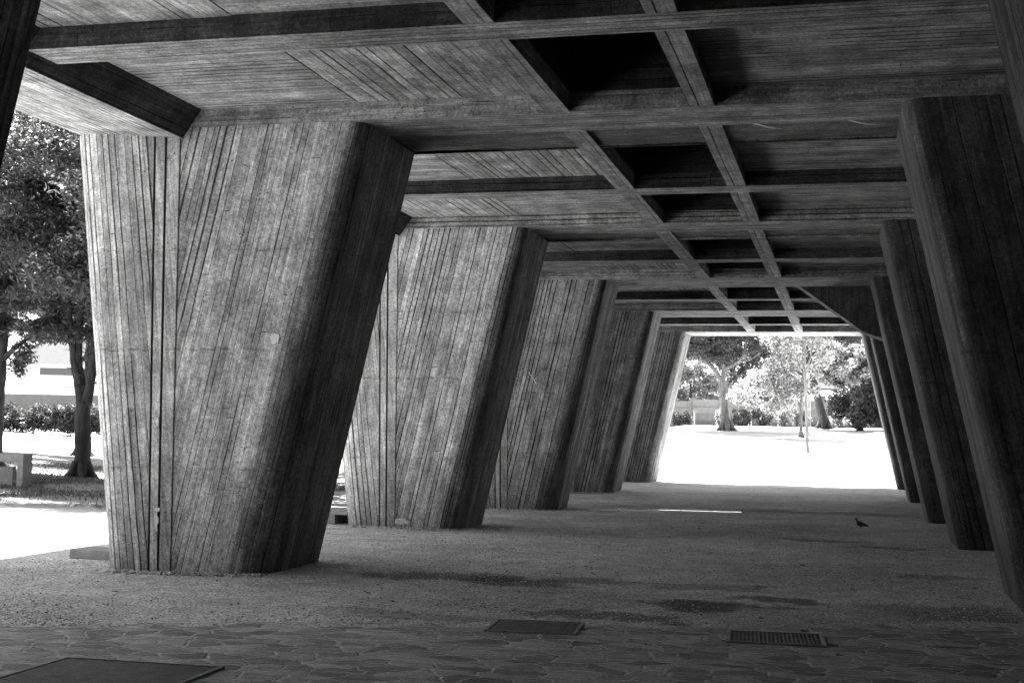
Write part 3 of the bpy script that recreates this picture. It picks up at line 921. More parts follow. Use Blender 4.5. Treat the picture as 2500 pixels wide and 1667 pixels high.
# ------------------------------------------------------------------ pigeon
def pigeon(loc, rotz):
    # rings along the spine from beak to tail: (x along, z, half width, half height)
    sp = [(-.118, .166, .002, .002), (-.104, .169, .005, .006), (-.096, .172, .014, .015), (-.084, .174, .018, .020), (-.070, .168, .018, .021),
          (-.066, .150, .018, .019), (-.066, .130, .024, .024), (-.058, .106, .038, .036), (-.034, .086, .050, .047), (.0, .074, .052, .046),
          (.040, .066, .043, .036), (.076, .056, .030, .022), (.105, .047, .024, .011), (.150, .034, .030, .006), (.172, .028, .030, .004)]
    n = 12
    mb = MB()
    base = 0
    V, F = [], []
    for (x, z, w, h) in sp:
        for k in range(n):
            a = 2 * math.pi * k / n
            V.append((x + 0.35 * h * math.sin(a) * (1 if x < -.05 else 0.0), w * math.cos(a), z + h * math.sin(a)))
    for i in range(len(sp) - 1):
        for k in range(n):
            F.append((i * n + k, i * n + (k + 1) % n, (i + 1) * n + (k + 1) % n, (i + 1) * n + k))
    F.append(tuple(range(n))[::-1]); F.append(tuple(range((len(sp) - 1) * n, len(sp) * n)))
    me = bpy.data.meshes.new("pigeon"); me.from_pydata(V, [], F); me.materials.append(M['feather'])
    me.polygons.foreach_set("use_smooth", [True] * len(F))
    o = bpy.data.objects.new("pigeon", me); C.objects.link(o)
    o.location = loc; o.rotation_euler = (0, 0, rotz)
    tag(o, "dark grey pigeon standing alone on the passage floor with its neck up", "pigeon")
    for sgn in (-1, 1):
        mb = MB()
        mb.tube([(-.005, sgn * .02, .05), (.004, sgn * .02, .02), (.0, sgn * .02, .004)], [.008, .004, .004], 6)
        for t in (-.5, 0, .5):
            mb.tube([(.0, sgn * .02, .004), (-.026, sgn * .02 + t * .02, .002)], [.003, .002], 5)
        mb.build("leg", M['feather'], o)
        # folded wing lying along the side
        mb = MB()
        ws = [(-.045, .094, .004, .012), (-.02, .094, .010, .030), (.02, .084, .010, .030), (.06, .072, .008, .020), (.10, .060, .005, .010), (.135, .050, .002, .003)]
        vv = []
        for (x, z, w, h) in ws:
            for k in range(8):
                a = 2 * math.pi * k / 8
                vv.append((x, sgn * (0.043 * (1 - max(0, x) * 3.0)) + w * math.cos(a) * sgn, z + h * math.sin(a)))
        off = len(mb.v); mb.v.extend(vv)
        for i in range(len(ws) - 1):
            for k in range(8):
                mb.f.append((off + i * 8 + k, off + i * 8 + (k + 1) % 8, off + (i + 1) * 8 + (k + 1) % 8, off + (i + 1) * 8 + k))
                mb.uv.extend([(0, 0)] * 4); mb.mi.append(0); mb.smooth.append(True)
        mb.build("wing", M['feather'], o)
pigeon((0.30, 25.15, Z(0.3, 25.1) + .004), R(14))

# ------------------------------------------------------------------ plants
RV = Vector((cr.x, cr.y, 0)).normalized()       # rightwards as seen from the passage
def leaves(name, clumps, mat, size, per, parent, flat=1.0, seed=1, tilt=None):
    """clumps: (x, y, z, rx, ry, rz) in the parent's frame; every leaf is one small folded face"""
    g_ = np.random.default_rng(seed)
    cl = np.array(clumps, float)
    vol = (cl[:, 3] * cl[:, 4] * cl[:, 5]) ** (2 / 3)
    cnt = np.maximum(4, (per * vol / vol.mean())).astype(int)
    idx = np.repeat(np.arange(len(cl)), cnt)
    n = len(idx)
    d = g_.normal(size=(n, 3)); d /= np.linalg.norm(d, axis=1)[:, None]
    rad = g_.random(n) ** (0.42)
    # twigs: pull leaves into lumps inside the clump
    pos = cl[idx, :3] + d * rad[:, None] * cl[idx, 3:6] * (0.8 + 0.4 * g_.random((n, 1)))
    lump = 0.5 * np.stack([np.sin(pos[:, 1] * 5 + pos[:, 2] * 3), np.sin(pos[:, 2] * 5 + pos[:, 0] * 3), np.sin(pos[:, 0] * 5 + pos[:, 1] * 4)], 1)
    pos += lump * size * 1.2
    nrm = g_.normal(size=(n, 3)); nrm[:, 2] = np.abs(nrm[:, 2]) * flat + 0.15
    nrm /= np.linalg.norm(nrm, axis=1)[:, None]
    a = g_.normal(size=(n, 3)); a -= nrm * np.sum(a * nrm, 1)[:, None]; a /= np.linalg.norm(a, axis=1)[:, None]
    b = np.cross(nrm, a)
    s_ = size * (0.6 + 0.8 * g_.random((n, 1)))
    p0 = pos - a * s_; p1 = pos + b * s_ * 0.42 + nrm * s_ * .12; p2 = pos + a * s_ - nrm * s_ * 0.25; p3 = pos - b * s_ * 0.42 + nrm * s_ * .12
    v = np.stack([p0, p1, p2, p3], 1).reshape(-1, 3)
    me = bpy.data.meshes.new(name)
    me.vertices.add(n * 4); me.vertices.foreach_set("co", v.ravel())
    me.loops.add(n * 4); me.loops.foreach_set("vertex_index", np.arange(n * 4))
    me.polygons.add(n); me.polygons.foreach_set("loop_start", np.arange(n) * 4); me.polygons.foreach_set("loop_total", np.full(n, 4))
    me.materials.append(mat)
    me.update(calc_edges=True)
    o = bpy.data.objects.new(name, me); C.objects.link(o)
    if parent is not None: o.parent = parent
    return o

def limb(mb, pts, r0, r1, sides=9, seed=0, wob=0.03):
    rr = random.Random(seed)
    P = [Vector(p) for p in pts]
    out = []
    seg = 4
    for i in range(len(P) - 1):
        p0 = P[max(i - 1, 0)]; p1 = P[i]; p2 = P[i + 1]; p3 = P[min(i + 2, len(P) - 1)]
        for j in range(seg):
            t = j / seg
            q = 0.5 * ((2 * p1) + (p2 - p0) * t + (2 * p0 - 5 * p1 + 4 * p2 - p3) * t * t + (3 * p1 - p0 - 3 * p2 + p3) * t ** 3)
            out.append(q)
    out.append(P[-1])
    n = len(out)
    rad = [r0 + (r1 - r0) * (i / (n - 1)) ** 0.85 for i in range(n)]
    for i in range(1, n - 1):
        out[i] = out[i] + Vector((rr.uniform(-1, 1), rr.uniform(-1, 1), rr.uniform(-1, 1))) * wob * rad[i] * 3
        rad[i] *= rr.uniform(.93, 1.07)
    mb.tube(out, rad, sides)

def twigs(mb, start_pts, n, length, r, seed):
    rr = random.Random(seed)
    for i in range(n):
        p = Vector(rr.choice(start_pts))
        d = Vector((rr.uniform(-1, 1), rr.uniform(-1, 1), rr.uniform(-.2, 1))).normalized()
        q1 = p + d * length * rr.uniform(.3, .6)
        q2 = q1 + (d + Vector((rr.uniform(-.6, .6), rr.uniform(-.6, .6), rr.uniform(-.2, .5)))).normalized() * length * rr.uniform(.3, .6)
        mb.tube([p, q1, q2], [r, r * .6, r * .25], 5, cap=False)

def tree(name, label, base, rot, limbs, clumps, leafm, barkm, size, per, group=None, flare=None, flat=1.0, seed=1, ntw=40, cat="tree"):
    root = thing(name, label, cat, base, rot, group)
    mb = MB()
    ends = []
    for i, (pts, r0, r1) in enumerate(limbs):
        limb(mb, pts, r0, r1, 10 if r0 > .08 else 6, seed * 50 + i)
        ends.extend(pts[1:])
    if flare:
        fr = flare
        for k in range(6):
            a = k * 1.047 + seed
            mb.tube([(0.55 * fr * math.cos(a), 0.55 * fr * math.sin(a), fr * 1.5), (1.0 * fr * math.cos(a), 1.0 * fr * math.sin(a), fr * .45), (2.0 * fr * math.cos(a), 2.0 * fr * math.sin(a), -.08)], [fr * .45, fr * .42, fr * .16], 7, cap=False)
    if ntw:
        hi = [p for p in ends if p[2] > 1.6] or ends
        twigs(mb, hi, ntw, 1.1, 0.018, seed)
    mb.build("trunk", barkm, root)
    leaves("crown", clumps, leafm, size, per, root, flat, seed)
    return root

def rand_clumps(n, box, rr, seed, flat=0.6, keep=None):
    g_ = random.Random(seed)
    out = []
    while len(out) < n:
        p = [g_.uniform(*box[i]) for i in range(3)]
        if keep and not keep(*p): continue
        r_ = g_.uniform(*rr)
        out.append((p[0], p[1], p[2], r_, r_, r_ * flat))
    return out

ROT = math.atan2(cr.y, cr.x)
# two shade trees on the left
b2 = (-19.49, 31.38, Z(-19.49, 31.38))
lim2 = [([(0, 0, -.15), (.02, 0, .6), (.0, 0, 1.3), (-.02, 0, 2.0)], .235, .20),
        ([(-.04, 0, 1.9), (-.20, .05, 2.6), (-.38, .1, 3.3), (-.52, .1, 4.3), (-.7, .2, 6.0)], .16, .06),
        ([(-.06, .05, 2.2), (-.20, .1, 2.9), (-.26, .2, 3.7), (-.22, .3, 5.2), (-.1, .4, 7.0)], .13, .05),
        ([(.05, 0, 1.9), (.16, -.05, 2.5), (.28, -.1, 3.3), (.55, -.1, 4.2), (1.0, 0, 6.0)], .15, .05),
        ([(.10, .1, 2.1), (.08, .1, 2.8), (.14, .2, 3.8), (.2, .3, 5.0)], .08, .03)]
cl2 = rand_clumps(120, ((-2.2, 2.6), (-1.6, 2.2), (3.4, 10.5)), (.45, .85), 21, .45, lambda x, y, z: z > 3.65 + 0.25 * abs(x) * (1 if x > 0 else .2) and (x * x / 7 + y * y / 6 + (z - 7) ** 2 / 18) < 1)
cl2 += [(-.9, -.2, 3.75, .45, .45, .3), (-1.3, -.3, 3.9, .5, .5, .3), (.75, .3, 3.3, .3, .4, .3), (.9, .5, 2.8, .28, .4, .35), (.45, .5, 3.6, .3, .3, .25), (.95, .6, 2.3, .25, .3, .3)]
tree("shade_tree", "dark leafy tree with a forked double trunk beside the nearest pale pillar", b2, ROT, lim2, cl2, M['leaf_dark'], M['bark'], .062, 900, "shade trees on the left", .26, 1.6, 3, 60)
b1 = (-22.5, 31.9, Z(-22.5, 31.9))
lim1 = [([(0, 0, -.15), (.02, 0, .8), (.05, 0, 2.2), (.10, 0, 3.4), (.15, 0, 4.6), (.1, .1, 6.2)], .24, .09),
        ([(.08, 0, 2.9), (.45, -.1, 3.25), (.85, -.2, 3.55), (1.3, -.2, 4.0)], .09, .03),
        ([(.12, 0, 4.2), (.6, -.1, 4.75), (1.2, -.2, 5.1), (1.9, -.2, 5.6)], .09, .03),
        ([(.05, 0, 3.6), (-.6, .1, 4.5), (-1.3, .1, 5.4)], .10, .03)]
cl1 = rand_clumps(120, ((-2.6, 2.6), (-1.8, 1.8), (3.2, 10.5)), (.45, .85), 22, .45, lambda x, y, z: z > 3.7 and (x * x / 7.5 + y * y / 6 + (z - 7) ** 2 / 18) < 1)
cl1 += [(.75, -.2, 3.1, .35, .4, .35), (1.0, -.2, 3.6, .4, .4, .3), (.55, -.1, 2.75, .25, .3, .3), (1.4, -.2, 3.9, .45, .4, .3), (-.7, 0, 3.4, .6, .5, .4)]
tree("shade_tree", "dark leafy tree with a single leaning trunk behind the concrete bench", b1, ROT, lim1, cl1, M['leaf_dark'], M['bark'], .062, 900, "shade trees on the left", .26, 1.6, 5, 50)
b0 = (-29.0, 36.5, Z(-29.0, 36.5))
cl0 = rand_clumps(90, ((-2.8, 3.4), (-2, 2), (2.8, 10.5)), (.6, 1.0), 23, .5, lambda x, y, z: (x * x / 7.5 + y * y / 6 + (z - 7) ** 2 / 18) < 1)
tree("shade_tree", "dark tree mostly hidden behind the black pillar at the left edge", b0, ROT, [([(0, 0, -.1), (.1, 0, 2.5), (.0, .1, 5.5)], .2, .08)], cl0, M['leaf_dark'], M['bark'], .08, 560, "shade trees on the left", .24, 1.5, 6, 30)
bb = (-25.15, 40.5, Z(-25.15, 40.5))
clb = rand_clumps(130, ((-4.4, 3.4), (-2, 2), (4.6, 11.8)), (.6, 1.0), 24, .5)
tree("shade_tree", "tall tree behind the forked tree, only its high crown showing", bb, ROT, [([(0, 0, -.1), (.1, 0, 3.5), (.0, .1, 7.5)], .2, .08)], clb, M['leaf_dark'], M['bark'], .085, 520, "shade trees on the left", .24, 1.5, 8, 30)

# trees along the left side whose crowns overhang the open ground; trunks out of view or behind pillars; last three added to darken the rear
for j, (tx, ty, rx, ry, z0, lab) in enumerate(((-15.6, 29.0, 4.4, 4.4, 4.6, "shade tree hidden behind the nearest pale pillar, crown overhanging the bench"),
                                          (-22.5, 25.5, 4.0, 3.4, 4.8, "shade tree left of the bench, out of the photo except for its crown"),
                                          (-15.5, 35.5, 4.2, 3.6, 3.8, "shade tree hidden behind the second left pillar"),
                                          (-15.0, 45.0, 4.2, 4.0, 3.8, "shade tree hidden behind the fourth left pillar"),
                                          (-19.5, 15.0, 3.2, 3.8, 3.8, "shade tree outside the left edge, nearest the sunlit strip"),
                                          (-18.5, 5.0, 4.0, 4.4, 3.6, "unseen tree added to cut light left of the nearest dark pillar"),
                                          (-12.6, 2.2, 3.8, 4.2, 3.6, "unseen tree added to block light just left of the camera"),
                                          (-13.5, -6.5, 4.0, 4.6, 3.6, "unseen tree added to block light behind the camera on the left"))):
    cc = rand_clumps(190 if j == 0 else 95, ((-rx, rx), (-ry, ry), (z0, 10.5)), (.6, 1.0), 300 + j, .5, lambda x, y, z: ((x / rx) ** 2 + (y / ry) ** 2 + ((z - 7) / 4) ** 2) < 1.05)
    tree("shade_tree", lab, (tx, ty, Z(tx, ty)), ROT, [([(0, 0, -.15), (.05, 0, 2.0), (.0, .1, 4.5), (.2, .1, 7.5)], .24, .08), ([(.02, 0, 3.0), (1.0, .3, 5.0), (2.0, .3, 6.5)], .10, .03), ([(.02, 0, 3.2), (-1.0, -.3, 5.0), (-2.0, -.3, 6.5)], .10, .03)],
         cc, M['leaf_dark'], M['bark'], .066 if j < 2 else .12, 620 if j < 2 else 260, "shade trees on the left", .26, 1.6, 30 + j, 20)

# clipped hedge on the left
hb = (-34.6, 53.5, Z(-34.6, 53.5))
hd = thing("hedge", "dark clipped hedge in front of the garden wall at left", "hedge", hb, ROT)
hc = rand_clumps(170, ((-5.5, 4.5), (-.45, .45), (.25, 1.25)), (.22, .36), 31, .9)
leaves("foliage", hc, M['leaf_deep'], .07, 170, hd, 1.0, 31)
mb = MB()
for i in range(24):
    x = -5.4 + i * .43
    mb.tube([(x, 0, -.1), (x + random.uniform(-.1, .1), .05, .6), (x + random.uniform(-.2, .2), 0, 1.15)], [.02, .015, .006], 5)
mb.build("stems", M['bark'], hd)
hb2 = (-32.6, 53.9, Z(-32.6, 53.9))

# garden wall, fence and house on the left
gw = thing("garden_wall", "grey garden wall with a pale coping beyond the hedge", "wall", (-39.0, 60.4, Z(-39, 60.4)), ROT)
mb = MB(); mb.box(-9, 9, -.1, .1, -.4, 1.68, 'x'); mb.build("wall", M['precast'], gw)
mb = MB(); mb.box(-9, 9, -.16, .16, 1.68, 1.76, 'x'); mb.build("coping", M['gridwhite'], gw)
fe = thing("railing", "low thin railing along the top of the garden wall", "railing", (-39.0, 60.4, Z(-39, 60.4) + 1.76), ROT)
mb = MB()
for i in range(150):
    x = -8.9 + i * .12
    mb.box(x - .012, x + .012, -.012, .012, 0, .33)
mb.build("bars", M['block'], fe)
mb = MB(); mb.box(-9, 9, -.025, .025, .33, .37); mb.build("rail", M['block'], fe)
ho = thing("house", "low white house with a grey tiled roof beyond the garden wall", "house", (-48.4, 75.4, 2.6), ROT)
mb = MB(); mb.box(-3.2, 7, 0, 6, -1.0, 1.95); mb.build("wall", M['white'], ho)
mb = MB(); mb.box(-1.5, 2.9, -.02, .1, 1.95, 2.42); mb.build("window", M['glass'], ho)
mb = MB(); mb.box(-3.2, -1.5, 0, 6, 1.95, 2.42); mb.box(2.9, 7, 0, 6, 1.95, 2.42); mb.build("upper_wall", M['white'], ho)
mb = MB(); mb.box(-3.6, 7.4, -.5, 6.5, 2.42, 2.62); mb.build("fascia", M['white'], ho)
mb = MB()
mb.face([(-3.5, -.45, 2.62), (7.3, -.45, 2.62), (6.4, 3, 4.5), (-2.3, 3, 4.5)])
mb.face([(7.3, 6.4, 2.62), (-3.5, 6.4, 2.62), (-2.3, 3, 4.5), (6.4, 3, 4.5)])
mb.face([(-3.5, 6.4, 2.62), (-3.5, -.45, 2.62), (-2.3, 3, 4.5)])
mb.face([(7.3, -.45, 2.62), (7.3, 6.4, 2.62), (6.4, 3, 4.5)])
mb.build("roof", M['tile'], ho)

# concrete bench on the left
be = thing("concrete_bench", "pale concrete bench with boxed ends at the left edge", "bench", (-18.2, 26.8, Z(-18.2, 26.8)), ROT)
mb = MB(); mb.box(-1.7, .16, -.28, .30, .56, .74); mb.build("seat", M['block'], be, bevel=.02)
for x in (-1.7, .02):
    mb = MB(); mb.box(x, x + .14, -.28, .30, -.1, .56); mb.build("leg", M['block'], be, bevel=.01)
mb = MB(); mb.box(-1.5, -.18, .02, .24, -.1, .44); mb.build("back_panel", M['block'], be, bevel=.01)
mb = MB(); mb.tube([(-.02, -.05, .40), (-.02, -.05, .12), (-.12, -.05, .10)], .022, 6); mb.build("bracket", M['iron'], be)

# thin grass on the shaded side
def grass(name, n, region, h, mat, seed, keep=None):
    g_ = np.random.default_rng(seed)
    x = g_.uniform(region[0], region[1], n); y = g_.uniform(region[2], region[3], n)
    den = np.sin(x * 1.3 + y * .5) + np.sin(y * 1.1 - x * .7) + g_.normal(size=n) * .9
    m = den > -0.1
    x, y = x[m], y[m]; n = len(x)
    z = zt(x, y)
    a = g_.random(n) * 6.28; hh = h * (.4 + g_.random(n)); w = .010 + .012 * g_.random(n)
    lx, ly = g_.normal(size=n) * hh * .5, g_.normal(size=n) * hh * .5
    v = np.stack([np.stack([x - w * np.cos(a), y - w * np.sin(a), z - .01], 1), np.stack([x + w * np.cos(a), y + w * np.sin(a), z - .01], 1), np.stack([x + lx, y + ly, z + hh], 1)], 1).reshape(-1, 3)
    me = bpy.data.meshes.new(name)
    me.vertices.add(n * 3); me.vertices.foreach_set("co", v.ravel())
    me.loops.add(n * 3); me.loops.foreach_set("vertex_index", np.arange(n * 3))
    me.polygons.add(n); me.polygons.foreach_set("loop_start", np.arange(n) * 3); me.polygons.foreach_set("loop_total", np.full(n, 3))
    me.materials.append(mat); me.update(calc_edges=True)
    o = bpy.data.objects.new(name, me); C.objects.link(o); o['kind'] = 'stuff'
    return o
grass("grass", 60000, (-24, -12.5, 22.5, 36), .06, M['leaf_mid'], 41)

# ------------------------------------------------------------------ far end of the passage
# gnarled tree
bo = (-6.16, 72.83, Z(-6.16, 72.83))
limo = [([(.05, 0, -.2), (-.08, 0, .8), (-.2, 0, 1.9), (-.24, 0, 2.7)], .27, .17),
        ([(-.24, 0, 2.6), (-.75, -.1, 3.3), (-1.5, -.1, 4.0), (-2.1, 0, 4.5)], .13, .05),
        ([(-.24, 0, 2.6), (-.18, 0, 3.4), (-.3, .1, 4.2), (-.45, .1, 5.2), (-.4, .2, 6.5)], .15, .06),
        ([(-.2, 0, 3.3), (.35, -.1, 3.6), (.9, -.1, 4.1), (1.0, -.1, 4.9), (1.5, -.2, 5.6)], .12, .04),
        ([(.5, -.1, 3.7), (1.3, 0, 3.9), (1.9, .1, 4.4)], .07, .03),
        ([(-.3, .1, 4.0), (-1.1, .2, 5.0), (-1.7, .2, 5.9)], .08, .03)]
clo = rand_clumps(150, ((-3.4, 3.2), (-1.5, 2.5), (3.4, 9.0)), (.5, .9), 51, .6, lambda x, y, z: z > 3.7 + .12 * abs(x + .5) and (x * x / 11 + (z - 6.5) ** 2 / 7) < 1)
clo += [(1.0, .9, 3.0, .55, .4, .45), (1.6, .9, 3.5, .55, .4, .4), (.55, .9, 2.7, .45, .4, .4), (2.1, .8, 3.9, .5, .4, .4), (.5, .6, 3.2, .5, .5, .5), (.9, .7, 3.7, .5, .5, .4), (.2, .8, 3.9, .5, .4, .4), (-1.9, .3, 4.4, .5, .4, .4), (-2.3, .3, 3.9, .4, .4, .3), (1.6, .5, 4.7, .6, .5, .5)]
tree("gnarled_tree", "gnarled tree with crooked limbs standing before the far panel fence", bo, ROT, limo, clo, M['leaf_deep'], M['bark_light'], .085, 330, None, .34, 1.0, 12, 60)

# big light leafed tree
bt = (-2.05, 67.69, Z(-2.05, 67.69))
limt = [([(0, 0, -.1), (-.02, 0, 1.2), (.05, 0, 2.4), (.1, 0, 4.0), (.0, 0, 6.5)], .11, .05),
        ([(.05, 0, 1.9), (-.8, -.2, 2.4), (-1.8, -.3, 2.7), (-2.9, -.3, 2.5)], .05, .02),
        ([(.08, 0, 2.6), (.9, .1, 3.3), (1.6, .1, 3.9)], .05, .02)]
clt = [(-3.2, 0, 2.0, .5, .5, .45), (-2.7, -.2, 2.5, .6, .6, .5), (-2.1, -.2, 2.9, .7, .7, .55), (-1.4, -.2, 2.3, .8, .7, .6), (-.7, -.1, 2.8, .8, .7, .6), (-2.5, 0, 1.7, .5, .5, .35),
       (-1.5, 0, 1.5, .6, .6, .4), (-.6, 0, 1.8, .6, .6, .45), (0, -.2, 2.4, .6, .6, .5), (-1.3, 0, 3.6, .7, .7, .55), (-.9, .1, 4.4, .8, .7, .6), (-1.5, .1, 5.0, .7, .7, .6), (-.3, -.1, 3.7, .7, .6, .55),
       (-.2, 0, 5.2, .9, .8, .7), (.7, .1, 4.7, .6, .6, .45), (1.2, .1, 4.0, .6, .6, .4), (.6, 0, 3.2, .5, .5, .4), (.4, 0, 5.8, .8, .8, .6), (-1.0, 0, 6.0, .9, .8, .7), (.1, 0, 6.8, .9, .8, .7), (.7, 0, 2.3, .35, .4, .3)]
tree("leafy_tree", "bright sunlit broadleaf tree with a drooping left bough at the far end", bt, ROT, limt, clt, M['leaf_pale'], M['bark_light'], .095, 420, None, .12, 1.0, 14, 40)

# young tree on the lawn
by = (-1.50, 58.5, Z(-1.5, 58.5))
limy = [([(.03, 0, -.1), (.0, 0, .25), (-.04, 0, 1.4), (-.10, 0, 2.6), (-.12, 0, 3.5)], .085, .055),
        ([(-.12, 0, 3.4), (-.14, 0, 4.4), (-.18, 0, 5.6), (-.1, 0, 6.8)], .05, .015),
        ([(-.12, 0, 3.5), (-.45, -.1, 4.0), (-.75, -.1, 4.6), (-.85, 0, 5.4)], .035, .01),
        ([(-.12, 0, 3.5), (.15, .1, 4.1), (.25, .1, 5.0), (.45, .1, 5.9)], .04, .012),
        ([(-.13, 0, 3.7), (-.5, .2, 3.75), (-.9, .2, 4.15)], .02, .008),
        ([(-.14, 0, 4.2), (.2, -.2, 4.8), (.55, -.2, 5.5)], .02, .008)]
cly = rand_clumps(40, ((-1.1, .9), (-.7, .7), (4.5, 7.2)), (.24, .42), 61, .8)
cly += [(-.6, 0, 4.4, .25, .25, .2), (.3, 0, 4.6, .25, .25, .2), (-.3, .2, 4.9, .25, .25, .25)]
tree("young_tree", "slender young tree with a thin pale trunk on the sunny lawn", by, ROT, limy, cly, M['leaf_mid'], M['bark_light'], .055, 110, None, None, 1.0, 16, 30)

# leaning trunk tree
bl = (-1.09, 78.2, Z(-1.09, 78.2))
liml = [([(.1, 0, -.2), (-.1, 0, .7), (-.35, 0, 1.6), (-.6, 0, 2.6), (-.9, 0, 3.8), (-1.0, .1, 5.2)], .33, .14),
        ([(-.75, 0, 3.2), (-.1, 0, 3.7), (.8, 0, 4.3), (1.6, 0, 4.8)], .10, .03),
        ([(-.95, .1, 4.6), (.2, .1, 5.4), (1.8, .1, 5.6), (2.6, .1, 5.4)], .10, .03)]
cll = rand_clumps(100, ((-1.8, 3.4), (-1.5, 1.5), (5.0, 8.8)), (.5, .85), 71, .6)
tree("leaning_tree", "dark leaning trunk of an old tree beyond the young tree", bl, ROT, liml, cll, M['leaf_deep'], M['bark'], .085, 330, None, .33, 1.0, 18, 30)

# rounded evergreen and pale shrub at the right of the far view
def shrub(name, label, base, clumps, leafm, size, per, seed, cat="shrub", group=None, h=1.0):
    root = thing(name, label, cat, (base[0], base[1], Z(base[0], base[1])), ROT, group)
    mb = MB()
    rr = random.Random(seed)
    for i in range(9):
        a = rr.uniform(0, 6.28); q = rr.uniform(.05, .35)
        mb.tube([(q * .4 * math.cos(a), q * .4 * math.sin(a), -.1), (q * math.cos(a), q * math.sin(a), h * .4), (q * 1.8 * math.cos(a), q * 1.8 * math.sin(a), h * .85)], [.03, .02, .008], 5)
    mb.build("stems", M['bark'], root)
    leaves("foliage", clumps, leafm, size, per, root, 1.0, seed)
    return root
ev = rand_clumps(44, ((-1.5, 2.2), (-1.0, 1.0), (.3, 3.6)), (.4, .65), 81, .85, lambda x, y, z: ((x - .35) ** 2 / 3.6 + (z - 1.7) ** 2 / 4.2) < 1)
shrub("evergreen_shrub", "large dark rounded evergreen beside the farthest right pillar", (0.95, 75.6), ev, M['leaf_deep'], .10, 330, 81, h=3)
pf = rand_clumps(60, ((-2.1, 2.4), (-1.6, .1), (2.7, 4.5)), (.38, .58), 82, .7)
tree("leafy_tree", "pale sunlit tree above the rounded dark evergreen", (0.9, 75.7, Z(.9, 75.7)), ROT, [([(0, 0, -.1), (.1, 0, 1.5), (.0, 0, 4.0)], .14, .05)], pf, M['leaf_pale'], M['bark'], .10, 330, None, .14, 1.0, 19, 20)
pf2 = rand_clumps(70, ((-3.2, 3.6), (-1, 1), (1.4, 4.9)), (.45, .75), 83, .7, lambda x, y, z: (x * x / 11 + (z - 3.0) ** 2 / 4.5) < 1)
tree("leafy_tree", "pale bushy tree rising behind the panel fence at left of the far view", (-10.8, 96.5, Z(-10.8, 96.5)), ROT, [([(0, 0, -.1), (.1, 0, 1.5), (.0, 0, 4.0)], .14, .05)], pf2, M['leaf_pale'], M['bark'], .10, 330, None, .14, 1.0, 20, 20)
for j, (tx, ty, sc, lab) in enumerate(((-16.5, 119, 1.0, "tall dark tree behind the far fence, left of the gnarled tree"),
                                 (-9.0, 121, 1.1, "tall dark tree behind the far fence, in line with the gnarled trunk"),
                                 (-2.5, 124, 1.15, "tall dark tree rising behind the small white house"),
                                 (4.0, 120, 1.0, "tall dark tree behind the far fence, above the rounded evergreen"))):
    pf3 = rand_clumps(95, ((-4.6, 4.6), (-2, 2), (1.5, 12.5)), (.8, 1.3), 84 + j, .7, lambda x, y, z: (x * x / 21 + (z - 7) ** 2 / 36) < 1)
    pf3 = [tuple(v * sc for v in c) for c in pf3]
    tree("tall_tree", lab, (tx, ty, Z(tx, ty)), ROT, [([(0, 0, -.1), (.1, 0, 3.0), (.0, 0, 8.0)], .3, .1), ([(0, 0, 3.0), (1.5, 0, 5.5), (3, 0, 7)], .15, .05), ([(0, 0, 3.0), (-1.5, 0, 5.5), (-3, 0, 7)], .15, .05)],
         pf3, M['leaf_deep'], M['bark'], .14, 300, "dark trees behind the far fence", .3, 1.0, 22 + j, 20)

# bushes along the fence
def bush(label, bx, by_, w, h, leafm, seed, name="bush"):
    cl = rand_clumps(max(8, int(12 * w)), ((-w / 2, w / 2), (-.35, .35), (.2, h - .2)), (.22, .36), seed, .9)
    shrub(name, label, (bx, by_), cl, leafm, .075, 150, seed, "bush", "bushes along the far fence", h * .9)
bush("dark low bush at the left end of the far fence, behind the little sign", -10.1, 84.2, 1.3, 1.05, M['leaf_deep'], 91)
bush("pale speckled bush left of the gnarled trunk", -7.55, 84.6, .8, 1.15, M['leaf_pale'], 92)
bush("dark bush right of the gnarled trunk", -6.35, 85.0, 1.0, 1.3, M['leaf_deep'], 93)
bush("dark round bush midway along the far fence", -4.9, 85.3, 1.15, 1.25, M['leaf_deep'], 94)
bush("pale loose bush under the drooping bough", -3.7, 85.5, .9, 1.2, M['leaf_pale'], 95)
bush("mid grey bush behind the young tree's trunk", -2.7, 85.8, .9, 1.3, M['leaf_mid'], 96)
bush("pale low bush right of the leaning trunk", -.3, 80.5, 1.0, .95, M['leaf_pale'], 97)
bush("pale bush below the dark evergreen", .55, 80.2, .8, 1.1, M['leaf_pale'], 98)

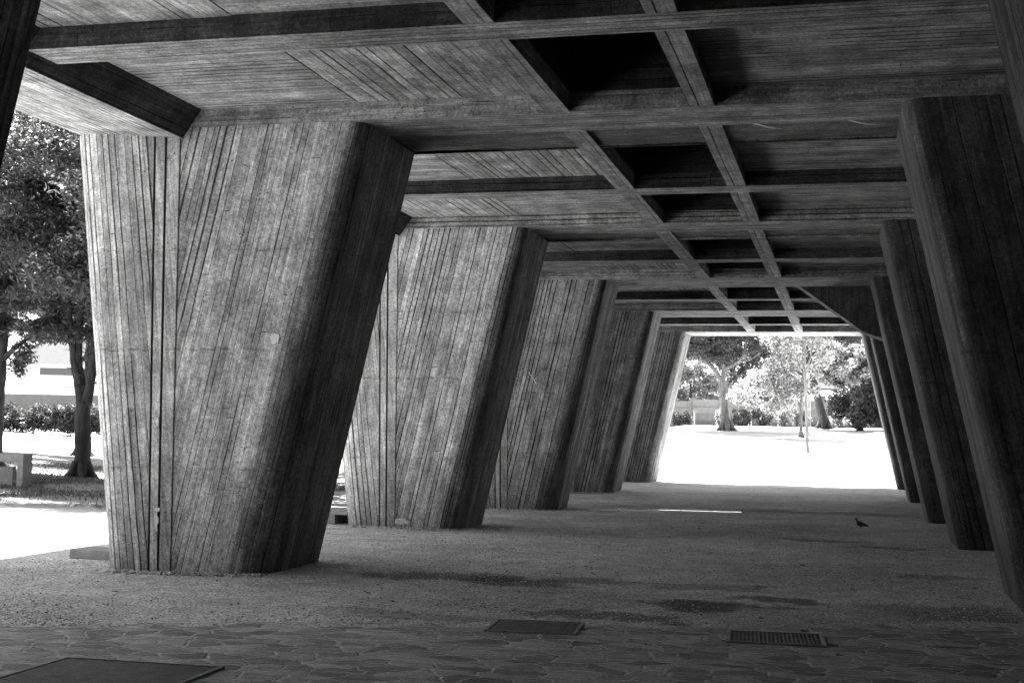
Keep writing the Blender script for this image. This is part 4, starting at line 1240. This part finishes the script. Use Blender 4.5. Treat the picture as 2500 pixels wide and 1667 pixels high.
# precast panel fence
fn = thing("panel_fence", "grey precast concrete panel fence across the far end", "fence", (-6.46, 91.3, Z(-6.46, 91.3)), ROT)
PW = 2.0
fr_ = random.Random(4)
for i in range(-5, 7):
    x = i * PW + .3
    dz = 0.035 * i
    mb = MB(); mb.box(x - .07, x + .07, -.08, .08, -.4, 1.92 + dz); mb.build("post", M['precast'], fn)
    mb = MB()
    top = 1.80 + dz + (0.10 if i in (-2, -1, 3, 4) else 0)
    for j in range(4):
        z0 = -.25 + j * (top + .25) / 4
        mb.box(x + .11, x + PW - .11, -.035, .035, z0 + .055, z0 + (top + .25) / 4 - .055)
    mb.box(x + .12, x + PW - .12, -.004, .02, -.25, top - .05, mi=1)
    mb.build("panel", [M['precast'], M['groove']], fn)

# little sign on a post
sg = thing("sign_post", "small blank white sign on a thin post at the edge of the lawn", "sign", (-7.2, 66.4, Z(-7.2, 66.4)), ROT)
mb = MB(); mb.tube([(0, 0, -.1), (0, 0, 1.22)], .03, 8); mb.build("post", M['iron'], sg)
mb = MB(); mb.box(-.10, .22, -.05, -.03, 1.20, 1.33); mb.build("sign_plate", M['precast'], sg, bevel=.004)

# low white wall with coping by the last right pillar
lw = thing("low_wall", "low white wall with a flat coping beside the farthest right pillar", "wall", (1.62, 62.4, Z(1.62, 62.4)), ROT)
mb = MB(); mb.box(0, 4, 0, .5, -.3, .60); mb.build("wall", M['white'], lw)
mb = MB(); mb.box(-.14, 4.1, -.1, .6, .60, .67); mb.build("coping", M['white'], lw)

# white house behind the fence
h2 = thing("house", "small white house glimpsed above the far panel fence", "house", (-1.9, 113, 3.0), ROT)
mb = MB(); mb.box(-1.2, .9, 0, 6, -1.5, 2.5); mb.build("wall", M['white'], h2)
mb = MB(); mb.face([(-1.6, -.5, 2.5), (1.3, -.5, 2.5), (1.3, 3, 3.7), (-1.6, 3, 3.7)]); mb.face([(1.3, 6.5, 2.5), (-1.6, 6.5, 2.5), (-1.6, 3, 3.7), (1.3, 3, 3.7)])
mb.box(-1.6, 1.3, -.5, 6.5, 2.38, 2.49); mb.build("roof", M['tile'], h2)
mb = MB(); mb.box(-.2, .4, -.03, .02, .9, 1.9); mb.build("window", M['glass'], h2)
